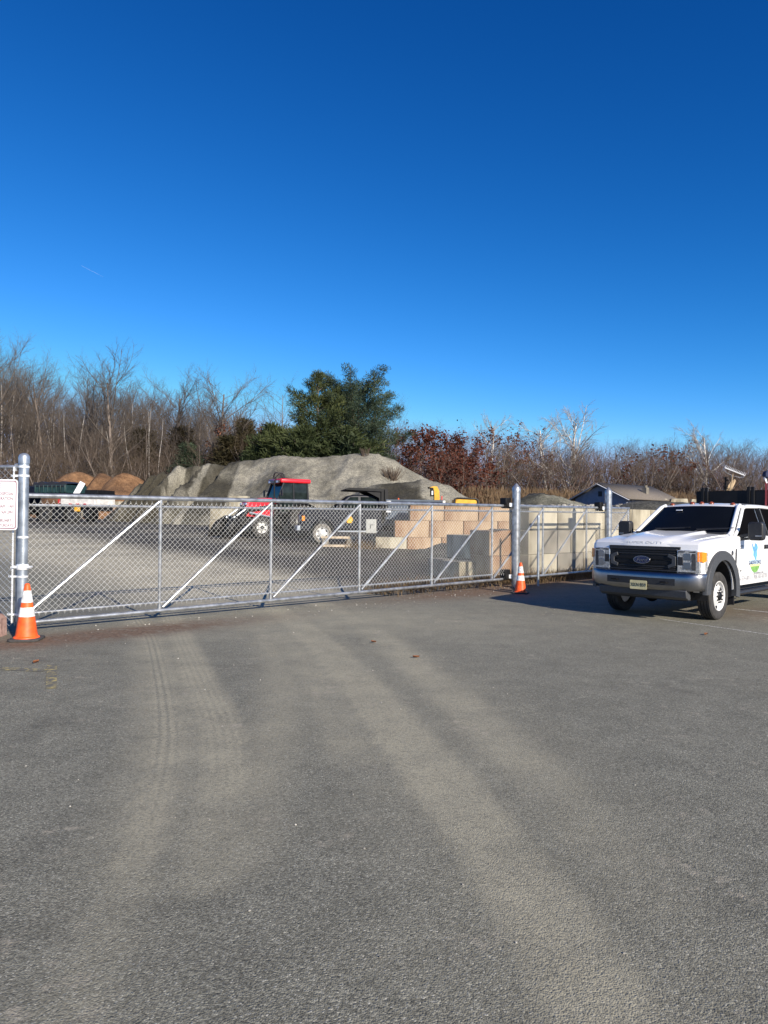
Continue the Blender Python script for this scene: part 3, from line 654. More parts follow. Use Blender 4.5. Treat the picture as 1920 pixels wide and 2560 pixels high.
for s in (1, -1):
    f = lambda p: Vector((p[0], p[1]*s, p[2]))
    mb = MB()
    pts = [(-1.62, .93, 1.45), (-1.86, .93, 1.475), (-2.62, .785, 2.0), (-2.62, .76, 2.045), (-2.42, .75, 2.015)]
    # A pillar as a swept bar, then B and C pillars
    mb.tube([f((-1.60, .90, 1.465)), f((-1.75, .895, 1.53)), f((-2.10, .83, 1.77)), f((-2.47, .755, 2.005)), f((-2.62, .735, 2.05))], [.05, .047, .044, .043, .04], 8)
    mb.build('windshield_pillar', M['white_paint'], truck, smooth=50)
    mb = MB(); mb.tube([f((-1.74, .955, 1.46)), f((-1.93, .935, 1.56)), f((-2.30, .865, 1.82)), f((-2.58, .80, 1.985)), f((-2.75, .785, 2.02)), f((-3.6, .785, 2.035)), f((-4.72, .785, 2.02)), f((-4.86, .86, 1.75)), f((-4.88, .93, 1.45))], .034, 8)
    mb.build('door_frame', M['white_paint'], truck, smooth=50)
    mb = MB(); mb.tube([f((-2.50, .735, 2.035)), f((-2.70, .742, 2.066)), f((-4.80, .745, 2.06))], .012, 6); mb.build('drip_rail', M['trim'], truck)
    zb = 1.455; yb = .925
    w1 = [f((-1.86, yb+.012, zb-.03)), f((-3.40, yb+.012, zb-.06)), f((-3.28, .795, 1.985)), f((-2.68, .80, 1.965)), f((-2.28, .865, 1.76))]
    w2 = [f((-3.56, yb+.012, zb-.06)), f((-4.72, yb+.012, zb-.06)), f((-4.62, .80, 1.975)), f((-3.44, .795, 1.985))]
    for w_ in (w1, w2): pane('side_window', w_ if s > 0 else w_[::-1], M['side_glass'])
    mb = MB(); mb.bar(f((-3.49, .945, 1.42)), f((-3.36, .797, 2.0)), .03, .12, up=(0, 1, 0)); mb.build('door_pillar', M['trim'], truck, bevel=.006)
    mb = MB(); mb.bar(f((-3.32, .95, 1.41)), f((-3.205, .805, 1.98)), .012, .012, up=(0, 1, 0)); mb.build('window_channel', M['galv_dull'], truck)
pane('rear_window', [(-4.90, .8, 1.5), (-4.90, -.8, 1.5), (-4.76, -.7, 2.0), (-4.76, .7, 2.0)], M['glass'])
rows = []
for x, zc, wy in ((-2.36, 2.012, .73), (-2.46, 2.05, .75), (-2.60, 2.085, .765), (-2.95, 2.11, .775), (-3.6, 2.118, .78), (-4.4, 2.105, .78), (-4.70, 2.085, .77), (-4.80, 2.02, .76)):
    rows.append([(x-.10*v*v if x > -2.5 else x, v*wy, zc-.045*abs(v)**2.5-(.05 if abs(v) > .99 else 0)) for v in (-1, -.985, -.9, -.7, -.5, -.25, 0, .25, .5, .7, .9, .985, 1)])
mb = MB(); mb.grid(rows); mb.build('roof', M['white_paint'], truck, smooth=40)
for y in (-.60, -.19, 0, .19, .60):
    mb = MB(); mb.lathe([(.052, 0), (.05, .012), (.036, .032), (.02, .042), (.003, .044)], c=(-2.64, 0, 0), n=14); mb.v = [(x*1.0, y+yy*1.0, z+2.088-.045*abs(y/.765)**2.5) for x, yy, z in mb.v]; mb.build('marker_light', M['red_lens'], truck)
mb = MB(); mb.tube([(-1.50, -.93, 1.45), (-1.56, -.93, 2.15)], .004, 5); mb.build('antenna', M['black'], truck)

# front: grille, badge, lamps, bumper, plate
g = empty('grille', (0, 0, 0)); g.parent = truck
mb = MB(); mb.box((-.150, 0, 1.055), (.10, 1.30, .46)); mb.build('grille_backing', M['black'], g)
mb = MB()
for z, h, d in ((1.235, .030, .03), (.868, .03, .03)): mb.box((-.092, 0, z), (.05+d, 1.24, h))
mb.build('surround', M['black'], g, bevel=.008)
for z, h in ((1.195, .018), (1.150, .022), (1.085, .062), (1.0, .062), (.935, .022), (.902, .018)):
    mb = MB(); mb.box((-.085, 0, z), (.05, 1.18, h)); mb.build('bar', M['black'] if h < .03 else M['black_metal'], g, bevel=.007)
for s in (1, -1):
    mb = MB()
    mb.prism([(s*.47, 1.165), (s*.60, 1.12), (s*.60, .96), (s*.47, .915), (s*.455, .97), (s*.53, 1.0), (s*.53, 1.08), (s*.455, 1.11)], -.075, -.045, plane='YZ'); mb.build('bracket', M['trim'], g, bevel=.006)
    mb = MB()
    for k in range(7): mb.box((-.062, s*.565, .965+k*.026), (.015, .075, .008))
    mb.build('louvre', M['black'], g)
mb = MB(); pts = [(cos(2*pi*k/36), sin(2*pi*k/36)) for k in range(36)]
mb.prism([(a*.155, 1.045+b*.072) for a, b in pts], -.052, -.030, plane='YZ'); mb.build('badge_ring', M['chrome'], g, bevel=.004)
mb = MB(); mb.prism([(a*.140, 1.045+b*.058) for a, b in pts], -.030, -.026, plane='YZ'); mb.build('badge', M['blue_oval'], g)
text_part('badge_lettering', 'Ford', .088, M['chrome'], g, (-.024, 0, 1.042), (0, 1, 0), (0, 0, 1), .002, 'CENTER', sx=1.15, shear=.35)
for s in (1, -1):
    hl = empty('headlight', (0, 0, 0)); hl.parent = truck
    def hp(pts, y0, y1): return pts
    # outer C-shaped housing wraps the corner
    mb = MB(); outer = [(.62, 1.235), (.80, 1.24), (.93, 1.235), (.985, 1.20), (.985, .86), (.93, .825), (.62, .835)]
    fx = lambda y: -.055-.055*max(0, (y-.62)/.38)**1.8
    k = len(outer); vs = [(fx(y), s*y, z) for y, z in outer]+[(fx(y)-.12-(.14 if y > .95 else 0), s*(y+.03 if y > .95 else y+.006 if y > .9 else y), z) for y, z in outer]
    mb.add(vs, [tuple(range(k)), tuple(reversed(range(k, 2*k)))]+[(i, (i+1) % k, (i+1) % k+k, i+k) for i in range(k)]); mb.build('lens', M['lamp'], hl, bevel=.01)
    for (y0, y1, z0, z1, m_) in ((.63, .72, .98, 1.12, 'black'), (.735, .85, 1.07, 1.18, 'chrome'), (.735, .85, .92, 1.03, 'chrome'), (.64, .92, 1.195, 1.22, 'lamp_dark'), (.64, .92, .848, .868, 'lamp_dark'), (.86, .925, .9, 1.18, 'lamp_dark')):
        mb = MB(); vs = [(fx(y)+.004+dx, s*y, z) for dx in (0, -.03) for y, z in ((y0, z0), (y1, z0), (y1, z1), (y0, z1))]
        mb.add(vs, [(0, 1, 2, 3), (7, 6, 5, 4), (0, 4, 5, 1), (1, 5, 6, 2), (2, 6, 7, 3), (3, 7, 4, 0)]); mb.build('reflector' if m_ == 'chrome' else 'bezel', M[m_], hl, bevel=.005)
    mb = MB(); mb.add([(fx(.985)-.005, s*1.002, 1.215), (fx(.985)-.15, s*1.012, 1.20), (fx(.985)-.15, s*1.012, 1.06), (fx(.985)-.06, s*1.010, 1.03), (fx(.985)-.005, s*1.002, 1.05), (fx(.93), s*.94, 1.21), (fx(.93), s*.94, 1.05)],
        [(0, 1, 2, 3, 4), (0, 4, 6, 5)]); mb.v = [(x-.012 if abs(y) > .99 else x, y+s*(.024 if x < -.2 else .012), z) for x, y, z in mb.v]; mb.build('side_marker', M['amber'], hl)
# bumper: one bent chrome bar
rows = []; secp = [(-.03, .845), (.0, .84), (.022, .81), (.03, .77), (.03, .64), (.018, .585), (-.005, .545), (-.05, .53)]
for y in np.linspace(-1.03, 1.03, 31):
    sw = -.02-.10*abs(y)**2-.12*max(0, (abs(y)-.8)/.23)**2; dz = .02*max(0, (abs(y)-.5)/.5)
    rows.append([(.06+sw+a, y, z+dz*(1 if z < .7 else 0)) for a, z in secp])
for sgn_ in (0, -1): rows.insert(0, [(x-.38, y*1.0, z) for x, y, z in rows[0]]) if sgn_ == 0 else rows.append([(x-.38, y, z) for x, y, z in rows[-1]])
bp = MB(); bp.grid(rows); bumper = bp.build('bumper', M['chrome'], truck, smooth=50)
mb = MB(); r_ = []
for y in np.linspace(-.62, .62, 15): x = .06-.02-.10*y*y+.033; r_.append([(x, y, .745), (x, y, .628)])
mb.grid(r_); mb.build('air_slot', M['black'], bumper)
for s in (1, -1):
    mb = MB(); mb.tube([(.06, s*.40, .675), (.11, s*.40, .69), (.115, s*.50, .69), (.06, s*.50, .675)], .012, 6); mb.build('tow_hook', M['black_metal'], truck)
mb = MB(); mb.prism([(a, b+.61) for a, b in rrect(-.155, .155, -.078, .078, .015)], .085, .089, plane='YZ'); lic = mb.build('licence_plate', M['plate'], truck)
text_part('plate_lettering', 'XKN·B59', .088, M['black_ink'], lic, (.0905, 0, .607), (0, 1, 0), (0, 0, 1), .001, 'CENTER', sx=.80)
mb = MB(); mb.prism([(-.15, .60), (.0, .55), (-.02, .43), (-.12, .38), (-.2, .40)], -.80, .80); mb.build('valance', M['trim'], truck, bevel=.01)

# flares, wheels, mirrors, handles, badges and the door sign
for s in (1, -1):
    o_ = arc(AX, .50, .76, .72, 192, -1, 30); i_ = arc(AX, .50, .575, .555, -1, 192, 30)
    pl_ = [(x, z) for x, z in o_]+[(x, z) for x, z in i_]
    mb = MB(); k = len(o_); vs = []
    for y, q in ((.985, 1.0), (1.045, .985), (1.065, .90), (1.06, .0)):
        for a_, b_ in zip(o_, i_[::-1]): vs.append((b_[0]+(a_[0]-b_[0])*q, s*y, b_[1]+(a_[1]-b_[1])*q))
    for a_, b_ in zip(o_, i_[::-1]): vs.append((b_[0], s*.86, b_[1]))
    fs = [(r_*k+i, (r_+1)*k+i, (r_+1)*k+i+1, r_*k+i+1) for r_ in range(4) for i in range(k-1)]
    mb.add(vs, fs); mb.build('wheel_flare', M['trim'], truck, smooth=40)
    wheel(truck, (AX, s*.86, .42), .42, .245, s, 'rim_white', .262, 6, 10)
    mb = MB(); mb.box((-1.58, s*.86, .42), (.02, .30, .40)); mb.build('mud_flap', M['black'], truck, bevel=.005)
    mr = empty('mirror', (0, 0, 0)); mr.parent = truck
    mb = MB(); mb.prism([(a, b) for a, b in rrect(1.14, 1.40, 1.39, 1.73, .06)], -2.04, -1.86, plane='YZ'); mb.v = [(x, s*y, z) for x, y, z in mb.v]; mb.build('housing', M['black'], mr, bevel=.03, seg=3)
    mb = MB(); mb.bar((-1.94, s*.95, 1.45), (-1.95, s*1.18, 1.50), .09, .06); mb.bar((-1.94, s*.95, 1.40), (-1.95, s*1.18, 1.43), .09, .05); mb.prism([(-1.80, 1.43), (-2.05, 1.43), (-2.02, 1.36), (-1.88, 1.36)], s*.94, s*.99); mb.build('mirror_arm', M['black'], mr, bevel=.008)
    mb = MB(); mb.box((-1.852, s*1.33, 1.475), (.012, .11, .028)); mb.build('turn_signal', M['chrome'], mr, bevel=.003)
    mb = MB(); mb.box((-3.30, s*1.022, 1.245), (.24, .035, .05)); mb.box((-3.30, s*1.008, 1.245), (.28, .02, .085)); mb.build('door_handle', M['black'], truck, bevel=.01)
    mb = MB(); mb.box((-4.50, s*1.022, 1.245), (.24, .035, .05)); mb.build('door_handle', M['black'], truck, bevel=.01)
    for x in (-1.80, -3.50):                                         # door shut lines
        mb = MB(); mb.bar((x, s*1.003, .62), (x, s*1.003, 1.18), .006, .008); mb.bar((x, s*1.003, 1.18), (x+.02, s*.985, 1.43), .006, .008); mb.build('door_gap', M['black'], truck)
    mb = MB(); mb.bar((-1.62, s*1.003, .79), (-4.9, s*1.003, .79), .008, .012); mb.build('body_crease', M['white_paint'], truck)
    mb = MB(); mb.tube([(-1.75, s*1.0, .42), (-4.7, s*1.0, .42)], .045, 10); mb.build('side_step', M['black'], truck)
    # fender vent badge
    mb = MB(); mb.prism([(-1.715, 1.235), (-1.66, 1.235), (-1.63, .92), (-1.655, .92), (-1.69, .98)], s*1.003, s*1.015); vb = mb.build('fender_vent', M['lamp_dark'], truck, bevel=.003)
    text_part('vent_lettering', 'F-450', .062, M['chrome'], vb, (-1.665, s*1.017, 1.09), (0, 0, -1), (1 if s > 0 else 1, 0, 0), .001, 'CENTER', sx=1.2) if s > 0 else None
    mb = MB(); mb.lathe([(.045, 1.002), (.045, 1.012), (.03, 1.015), (.004, 1.015)], c=(-1.50, 0, 1.165), axis='Y', n=20); mb.v = [(x, s*y, z) for x, y, z in mb.v]; mb.build('fender_emblem', M['lamp_dark'], truck)
# sign on the driver's door
ds = empty('door_sign', (0, 0, 0)); ds.parent = truck
LX, LZ = -2.66, 1.02
mb = MB(); mb.prism([(LX+.29*cos(2*pi*k/40), LZ+.265*sin(2*pi*k/40)) for k in range(40)], 1.0055, 1.007); mb.build('sky_disc', M['logo_sky'], ds)
mb = MB(); mb.prism([(LX+.285*cos(R(a)), LZ+.26*sin(R(a))) for a in np.linspace(207, 333, 24)], 1.0075, 1.009); mb.build('lawn', M['logo_green'], ds)
mb = MB(); mb.box((LX, 1.008, LZ-.118), (.54, .003, .036)); mb.build('stripe', M['logo_yellow'], ds)
bl = [(.10, .345), (.16, .36), (.02, .22), (-.02, .30), (-.09, .27), (-.13, .20), (-.10, .14), (-.12, .06), (-.08, .0), (-.05, -.06), (-.02, -.03), (.03, .03), (.08, .08), (.07, .15), (.12, .20), (.10, .27), (.16, .33)]
bl = [(.17, .30), (.06, .20), (.0, .285), (-.10, .265), (-.15, .19), (-.09, .13), (-.11, .06), (-.075, .01), (-.055, -.055), (.01, -.02), (.05, .03), (.10, .05), (.085, .12), (.13, .17)]
mb = MB(); mb.prism([(LX+a, LZ+.02+b) for a, b in bl], 1.0075, 1.0095); mb.build('blue_shape', M['logo_blue'], ds)
ex = (-1, 0, 0)
text_part('sign_lettering', 'GARDEN FENCE', .115, M['navy_ink'], ds, (LX, 1.0105, LZ-.065), ex, (0, 0, 1), .001, 'CENTER', sx=.80)
text_part('web_lettering', 'gardenfence.com', .085, M['grey_ink'], ds, (-2.58, 1.0075, .755), ex, (0, 0, 1), .001, 'LEFT', sx=.95)
text_part('phone_lettering', '56-374-8011 • 908-587-8778', .125, M['grey_ink'], ds, (-1.78, 1.0075, .675), ex, (0, 0, 1), .001, 'LEFT', sx=1.05, shear=.2)
text_part('permit_lettering', 'GARDEN\nFENCE', .042, M['grey_ink'], ds, (-1.87, 1.0075, 1.26), ex, (0, 0, 1), .0008, 'LEFT')
text_part('trim_badge', '4x4', .05, M['black_ink'], ds, (-1.86, 1.0075, .825), ex, (0, 0, 1), .001, 'LEFT', sx=1.2)

# flat bed with stake sides
bd = empty('truck_bed', (0, 0, 0)); bd.parent = truck
mb = MB(); mb.box((-7.15, 0, 1.02), (3.7, 2.42, .12)); mb.build('bed_floor', M['black_metal'], bd, bevel=.01)
mb = MB(); mb.box((-5.37, 0, 1.76), (.03, 2.42, 1.40)); mb.build('bulkhead', M['black_metal'], bd)
for s in (1, -1):
    mb = MB()
    for z in (1.26, 1.62, 1.98, 2.29): mb.box((-7.2, s*1.195, z), (3.5, .03, .30))
    mb.build('side_rack', M['black_metal'], bd)
mb = MB(); mb.box((-8.98, 0, 1.5), (.03, 2.3, .9)); mb.build('tailgate', M['black_metal'], bd)
for y in (-1.05, -.96, -.02, .07, .95, 1.04): mb = MB(); mb.box((-5.335, y, 1.79), (.035, .07, 1.50)); mb.build('stake', M['black_metal'], bd, bevel=.004)
for s in (1, -1):
    wheel(truck, (-5.95, s*.90, .42), .42, .24, s, 'rim_white', .262, 6, 10); wheel(truck, (-5.95, s*.64, .42), .42, .24, s, 'rim_white', .262, 0, 0)

# tools standing in the bed
def tl(px, py, Y): return at(px, py, Y)
YB = 16.9
rk = empty('garden_rake', tl(1829, 1232, YB)-Vector((0, 0, 1.35)), 0, 'steel bow rake standing tines up in the truck bed', 'rake')
def loc(pts): return [Vector(p)-rk.location for p in pts]
a, b = tl(1812, 1169.5, YB), tl(1862, 1189, YB); d = (b-a)
mb = MB(); mb.tube(loc([a, b]), .011, 6)
for k in range(14):
    p = a+d*(k/13); mb.tube(loc([p, p+Vector((.012, -.01, .038)), p+Vector((.03, -.02, .06))]), [.008, .006, .003], 5)
mb.build('head', M['white_strap'], rk)
mb = MB(); mb.tube(loc([a+Vector((-.005, 0, -.02)), tl(1811, 1177, YB), tl(1818, 1183, YB), tl(1829, 1188, YB), tl(1831, 1196, YB)]), .006, 6); mb.tube(loc([b, tl(1857, 1195, YB), tl(1846, 1193, YB), tl(1833, 1190, YB), tl(1831, 1196, YB)]), .006, 6); mb.build('bow', M['galv'], rk)
mb = MB(); mb.tube(loc([tl(1832, 1186, YB), tl(1829, 1205, YB), tl(1822, 1236, YB), tl(1822, 1236, YB)+Vector((-.1, .1, -1.2))]), .016, 8); mb.build('handle', M['handle_wood'], rk)
sh = empty('shovel', tl(1827, 1236, YB+.3)-Vector((0, 0, 1.2)), 0, 'tan rusty shovel blade showing above the black truck bed', 'shovel')
mb = MB(); base = tl(1822, 1226, YB+.3)-sh.location; rows = []
for i in range(9):
    t = i/8; wd = .075*(1 if t < .55 else math.sqrt(max(0, 1-((t-.55)/.45)**2)))+.004
    rows.append([(base.x+t*.12+v*wd, base.y+.03*(1-v*v), base.z+t*.26+v*.02) for v in (-1, -.5, 0, .5, 1)])
mb.grid(rows); o = mb.build('blade', M['shovel'], sh); sm = o.modifiers.new('solid', 'SOLIDIFY'); sm.thickness = .004
mb = MB(); mb.tube([base+Vector((.02, .02, .05)), base+Vector((-.06, 0, -.25)), base+Vector((-.2, 0, -1.0))], .016, 8); mb.build('handle', M['handle_wood'], sh)
br = empty('push_broom', tl(1815, 1232, YB+.15)-Vector((0, 0, 1.2)), 0, 'black bristle brush standing upright in the truck bed beside the rake', 'brush')
mb = MB(); p = tl(1814, 1218, YB+.15)-br.location
rnd = random.Random(2)
for k in range(90): a_ = rnd.uniform(0, 6.28); z = rnd.uniform(-.10, .22); mb.tube([p+Vector((0, 0, z)), p+Vector((cos(a_)*.055, sin(a_)*.055, z+.03))], .004, 4)
mb.build('bristles', M['black'], br)
mb = MB(); mb.tube([p+Vector((0, 0, .24)), p+Vector((0, 0, -1.2))], .018, 8); mb.build('handle', M['black_metal'], br)
tc_ = empty('digging_tool', tl(1917, 1236, 15.6)-Vector((0, 0, 1.1)), 0, 'tool with navy wrapped head and red handles standing in the truck bed', 'tool')
o = lump(tl(1917, 1186, 15.6)-tc_.location, (.07, .06, .075), 12, amp=.5).build('head', M['tool_blue'], tc_)
mb = MB(); q = tl(1913, 1196, 15.6)-tc_.location; mb.bar(q+Vector((-.01, 0, .03)), q+Vector((.035, 0, -.10)), .02, .03); mb.build('ferrule', M['sign'], tc_)
for dx in (0, .035): mb = MB(); q = tl(1914, 1204, 15.6)-tc_.location+Vector((dx, dx*.5, 0)); mb.tube([q, q+Vector((.0, 0, -.35)), q+Vector((-.03, 0, -1.2))], .011, 8); mb.build('handle', M['tool_red'], tc_)

# ------------------------------------------------------------------ heaps of gravel, mulch and millings
def interp(x, pts): return float(np.interp(x, [p[0] for p in pts], [p[1] for p in pts]))
def heap_mat(name, a, b, dark, scale=.6, bump=.6):
    m = bpy.data.materials.new(name); m.use_nodes = True; n = m.node_tree; L = n.links.new; p = n.nodes['Principled BSDF']; p.inputs['Roughness'].default_value = .95; p.inputs['Specular IOR Level'].default_value = .2
    N = lambda t: n.nodes.new('ShaderNode'+t); tc = N('TexCoord').outputs['Object']
    def noise(s, d=6, r=.6): q = N('TexNoise'); q.inputs['Scale'].default_value = s; q.inputs['Detail'].default_value = d; q.inputs['Roughness'].default_value = r; L(tc, q.inputs[0]); return q.outputs['Fac']
    def ramp(f, lo, hi, c0, c1):
        q = N('ValToRGB'); q.color_ramp.elements[0].position = lo; q.color_ramp.elements[1].position = hi; q.color_ramp.elements[0].color = (*c0, 1); q.color_ramp.elements[1].color = (*c1, 1); L(f, q.inputs[0]); return q.outputs[0]
    base = ramp(noise(scale), .36, .64, a, b)
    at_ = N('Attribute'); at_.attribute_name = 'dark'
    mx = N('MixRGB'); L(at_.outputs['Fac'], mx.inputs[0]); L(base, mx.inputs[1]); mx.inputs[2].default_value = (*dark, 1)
    v = N('TexVoronoi'); v.inputs['Scale'].default_value = 16; L(tc, v.inputs['Vector'])
    sp = N('SeparateColor'); L(v.outputs['Color'], sp.inputs[0])
    m2 = N('MixRGB'); m2.blend_type = 'MULTIPLY'; m2.inputs[0].default_value = 1; L(mx.outputs[0], m2.inputs[1]); L(ramp(sp.outputs[0], 0, 1, (.62, .62, .62), (1.36, 1.36, 1.34)), m2.inputs[2])
    L(m2.outputs[0], p.inputs['Base Color'])
    bp = N('Bump'); bp.inputs['Strength'].default_value = bump; bp.inputs['Distance'].default_value = .12; L(noise(7, 8, .8), bp.inputs['Height']); L(bp.outputs[0], p.inputs['Normal'])
    return m
M['gravel'] = heap_mat('crushed_grey_gravel', (.150, .141, .116), (.248, .232, .19), (.045, .041, .031))
M['gravel_light'] = heap_mat('pale_crushed_gravel', (.33, .30, .23), (.47, .43, .34), (.17, .155, .115))
M['mulch'] = heap_mat('brown_mulch', (.13, .07, .036), (.24, .135, .07), (.07, .04, .025), 1.2)
M['millings'] = heap_mat('dark_asphalt_millings', (.055, .055, .05), (.12, .115, .10), (.03, .03, .03), 1.0)
M['spoil'] = heap_mat('grey_green_spoil', (.10, .10, .08), (.20, .19, .15), (.03, .03, .025), 1.2)

def heap(name, m, Y, prof, slope_f=.62, slope_b=.7, step=.22, seed=1, amp=.35, label='', cat='heap', darkf=None, gully=None, front=None, base=-.3):
    # ridge runs across the view at distance Y with the outline prof [(px, py)...]; flanks fall away in front and behind
    pxs = [p[0] for p in prof]; x0, x1 = ray(pxs[0], 1300).x*Y, ray(pxs[-1], 1300).x*Y
    hm = max(zt(px, py, Y) for px, py in prof)-gz(0, Y)
    clip = lambda v: max(0.0, min(1.0, v))
    xs = np.arange(x0-2.5, x1+2.5, step); ys = np.arange(Y-(hm+1)/slope_f-1, Y+(hm+1)/slope_b+1, step)
    pp = [(ray(px, 1300).x*Y, zt(px, py, Y)) for px, py in prof]
    V = []; D = []
    for y in ys:
        for x in xs:
            hr = interp(x, pp)
            if x < pp[0][0]: hr -= (pp[0][0]-x)*.9
            if x > pp[-1][0]: hr -= (x-pp[-1][0])*.9
            q = Vector((x*.3, y*.3, seed*7.3))
            nz = mnoise.fractal(q, 1.0, 2.0, 5)*amp; n2 = mnoise.fractal(Vector((x*.9, y*.12, seed)), 1.0, 2.0, 4)*amp*.28
            d = y-Y+mnoise.noise(Vector((x*.22, seed*3.1, 0)))*1.2
            fall = (-d*slope_f if d < 0 else d*slope_b)
            fall = math.sqrt(fall*fall+.16)-.4
            if gully and d < 0: k_ = clip((-11.5-x)/2.5); fall = fall*(1-k_)+k_*(min(fall, max(0, -d-.3)*2.2 if -d < 1.9 else 3.5+(-d-1.9)*.42))
            z = hr-fall+(nz+n2)*min(1, .25+abs(d)*.35)
            z += .09*mnoise.noise(Vector((x*2.6, y*2.6, seed)))+.05*mnoise.noise(Vector((x*5.5, y*5.5, seed+3)))
            dk = 0
            if gully:
                for gxp, gw, gd in gully:
                    c = ray(gxp, 1300).x*Y+(y-Y)*.22+.25*mnoise.noise(Vector((y*.6, gxp, 0)))
                    u = abs(x-c)/gw
                    if u < 1: z -= gd*(1-u)**.7*min(1, max(0, (-d+.6)/1.2))
            g_ = gz(x, y)
            if darkf: dk = darkf(x, y, z, d, mnoise.fractal(Vector((x*.3, y*.3, seed+20)), 1.0, 2.0, 5))
            if front: z = max(z, front(x, y))
            V.append((x, y, max(z, g_+base))); D.append(dk)
    nx, ny = len(xs), len(ys); i = np.arange(nx*ny).reshape(ny, nx)
    f = np.stack([i[:-1, :-1], i[:-1, 1:], i[1:, 1:], i[1:, :-1]], -1).reshape(-1, 4)
    V = np.array(V); gg = np.array([gz(a, b) for a, b, _ in V]); keep = ((V[:, 2]-gg)[f] > base+.01).any(1); f = f[keep]
    used = np.unique(f); rm = -np.ones(len(V), int); rm[used] = np.arange(len(used))
    o = raw_mesh(name, V[used], rm[f], m, smooth=True)
    o.data.attributes.new('dark', 'FLOAT', 'POINT').data.foreach_set('value', np.clip(np.array(D, np.float32)[used], 0, 1))
    return tag(o, label, cat)
clip = lambda v: max(0.0, min(1.0, v))
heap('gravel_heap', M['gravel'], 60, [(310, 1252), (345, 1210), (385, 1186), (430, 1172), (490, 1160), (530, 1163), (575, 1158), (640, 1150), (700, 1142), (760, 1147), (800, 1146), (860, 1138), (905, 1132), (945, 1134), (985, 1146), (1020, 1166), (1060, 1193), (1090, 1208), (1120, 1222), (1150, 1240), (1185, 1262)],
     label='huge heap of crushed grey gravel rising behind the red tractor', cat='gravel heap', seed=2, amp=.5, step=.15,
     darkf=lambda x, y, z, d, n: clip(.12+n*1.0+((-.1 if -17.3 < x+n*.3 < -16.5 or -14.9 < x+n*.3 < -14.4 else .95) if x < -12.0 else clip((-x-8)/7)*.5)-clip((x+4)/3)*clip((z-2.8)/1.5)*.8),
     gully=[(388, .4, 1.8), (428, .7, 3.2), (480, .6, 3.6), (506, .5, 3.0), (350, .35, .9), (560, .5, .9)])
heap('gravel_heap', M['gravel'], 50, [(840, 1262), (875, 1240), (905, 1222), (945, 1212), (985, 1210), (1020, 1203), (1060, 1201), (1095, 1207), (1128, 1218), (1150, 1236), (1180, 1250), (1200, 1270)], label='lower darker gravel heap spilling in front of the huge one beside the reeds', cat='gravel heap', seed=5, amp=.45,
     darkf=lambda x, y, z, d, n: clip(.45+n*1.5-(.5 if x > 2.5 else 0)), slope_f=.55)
for px0, pk, px1, top, Y, sd, lab in ((95, 195, 290, 1178, 76, 3, 'left peak of the brown mulch heaps, above the dark green container'), (215, 244, 330, 1181, 75, 4, 'middle brown mulch heap between two taller neighbours'), (250, 312, 420, 1183, 73, 6, 'right hand brown mulch heap meeting the gravel heap')):
    bs = 1238
    heap('mulch_heap', M['mulch'], Y, [(px0, bs), ((px0*2+pk)/3, bs-(bs-top)*.55), ((px0+pk*3)/4, top+6), (pk, top), ((pk*3+px1)/4, top+7), ((pk+px1)/2, top+22), (px1, bs)], label=lab, cat='mulch heap', seed=sd, amp=.3, darkf=lambda x, y, z, d, n: clip(.2+n*1.2), slope_f=.7)
# millings behind the block walls on the right
heap('millings_heap', M['spoil'], 40, [(1275, 1262), (1310, 1243), (1345, 1236), (1395, 1240), (1440, 1254), (1480, 1264)], label='low heap of grey rubble behind the block wall beside the first roller post', cat='rubble heap', seed=7, amp=.3, darkf=lambda x, y, z, d, n: clip(n*2+.1))
heap('millings_heap', M['millings'], 43.5, [(1292, 1262), (1325, 1236), (1352, 1232), (1378, 1240), (1400, 1262)], label='small black heap topping the grey rubble behind the block wall', cat='rubble heap', seed=11, amp=.4, darkf=lambda x, y, z, d, n: .8)
heap('millings_heap', M['millings'], 36, [(1440, 1278), (1520, 1268), (1580, 1256), (1640, 1254), (1720, 1256), (1830, 1262), (1900, 1280)], label='long smooth heap of dark asphalt millings behind the white truck', cat='rubble heap', seed=9, amp=.12, darkf=lambda x, y, z, d, n: clip(n))
heap('millings_heap', M['millings'], 28.5, [(985, 1400), (1040, 1378), (1100, 1362), (1150, 1346), (1200, 1331), (1240, 1322), (1300, 1330)], label='low slope of dark asphalt millings inside the block bin', cat='rubble heap', seed=13, amp=.15, slope_f=.28, darkf=lambda x, y, z, d, n: clip(n*1.5), base=-.1)

# ------------------------------------------------------------------ concrete blocks
def block_mesh(L, D, H, seed):
    mb = MB(); mb.box((0, 0, H/2), (L, D, H)); return mb
rnd = random.Random(21)
def block(p, rz, L=1.5, D=.73, H=.715, m='conc', label='', group=None, cat='concrete block', knob=False):
    mb = MB(); mb.box((0, 0, H/2+.004), (L-.012, D, H)); o = mb.build('concrete_block', M[m], bevel=.022)
    o.location = p; o.rotation_euler = (rnd.uniform(-.004, .004), rnd.uniform(-.004, .004), rz+rnd.uniform(-.012, .012)); return tag(o, label, cat, group)
GA = math.atan2(GD.y, GD.x)
def along(s, n): p = G0+GD*s+GN*n; return p
gw = 'pale blocks of the wall behind the gate tail'
for c in range(3):
    s = 14.0 + (.75 if c == 1 else 0)
    k = 0
    if c == 1: p = along(14.0+.36, 1.45); block((p.x, p.y, .72), GA, .74, m='conc', label='short pale half block at the left end of the wall behind the gate tail', group=gw)
    while s < 23.5:
        p = along(s+.73, 1.45); row = ('bottom', 'middle', 'top')[c]
        block((p.x, p.y, c*.72), GA, 1.49, m='conc' if (k+c) % 4 != 1 else 'conc_grey', label=f'pale concrete block in the {row} row of the wall behind the gate tail', group=gw); s += 1.5; k += 1
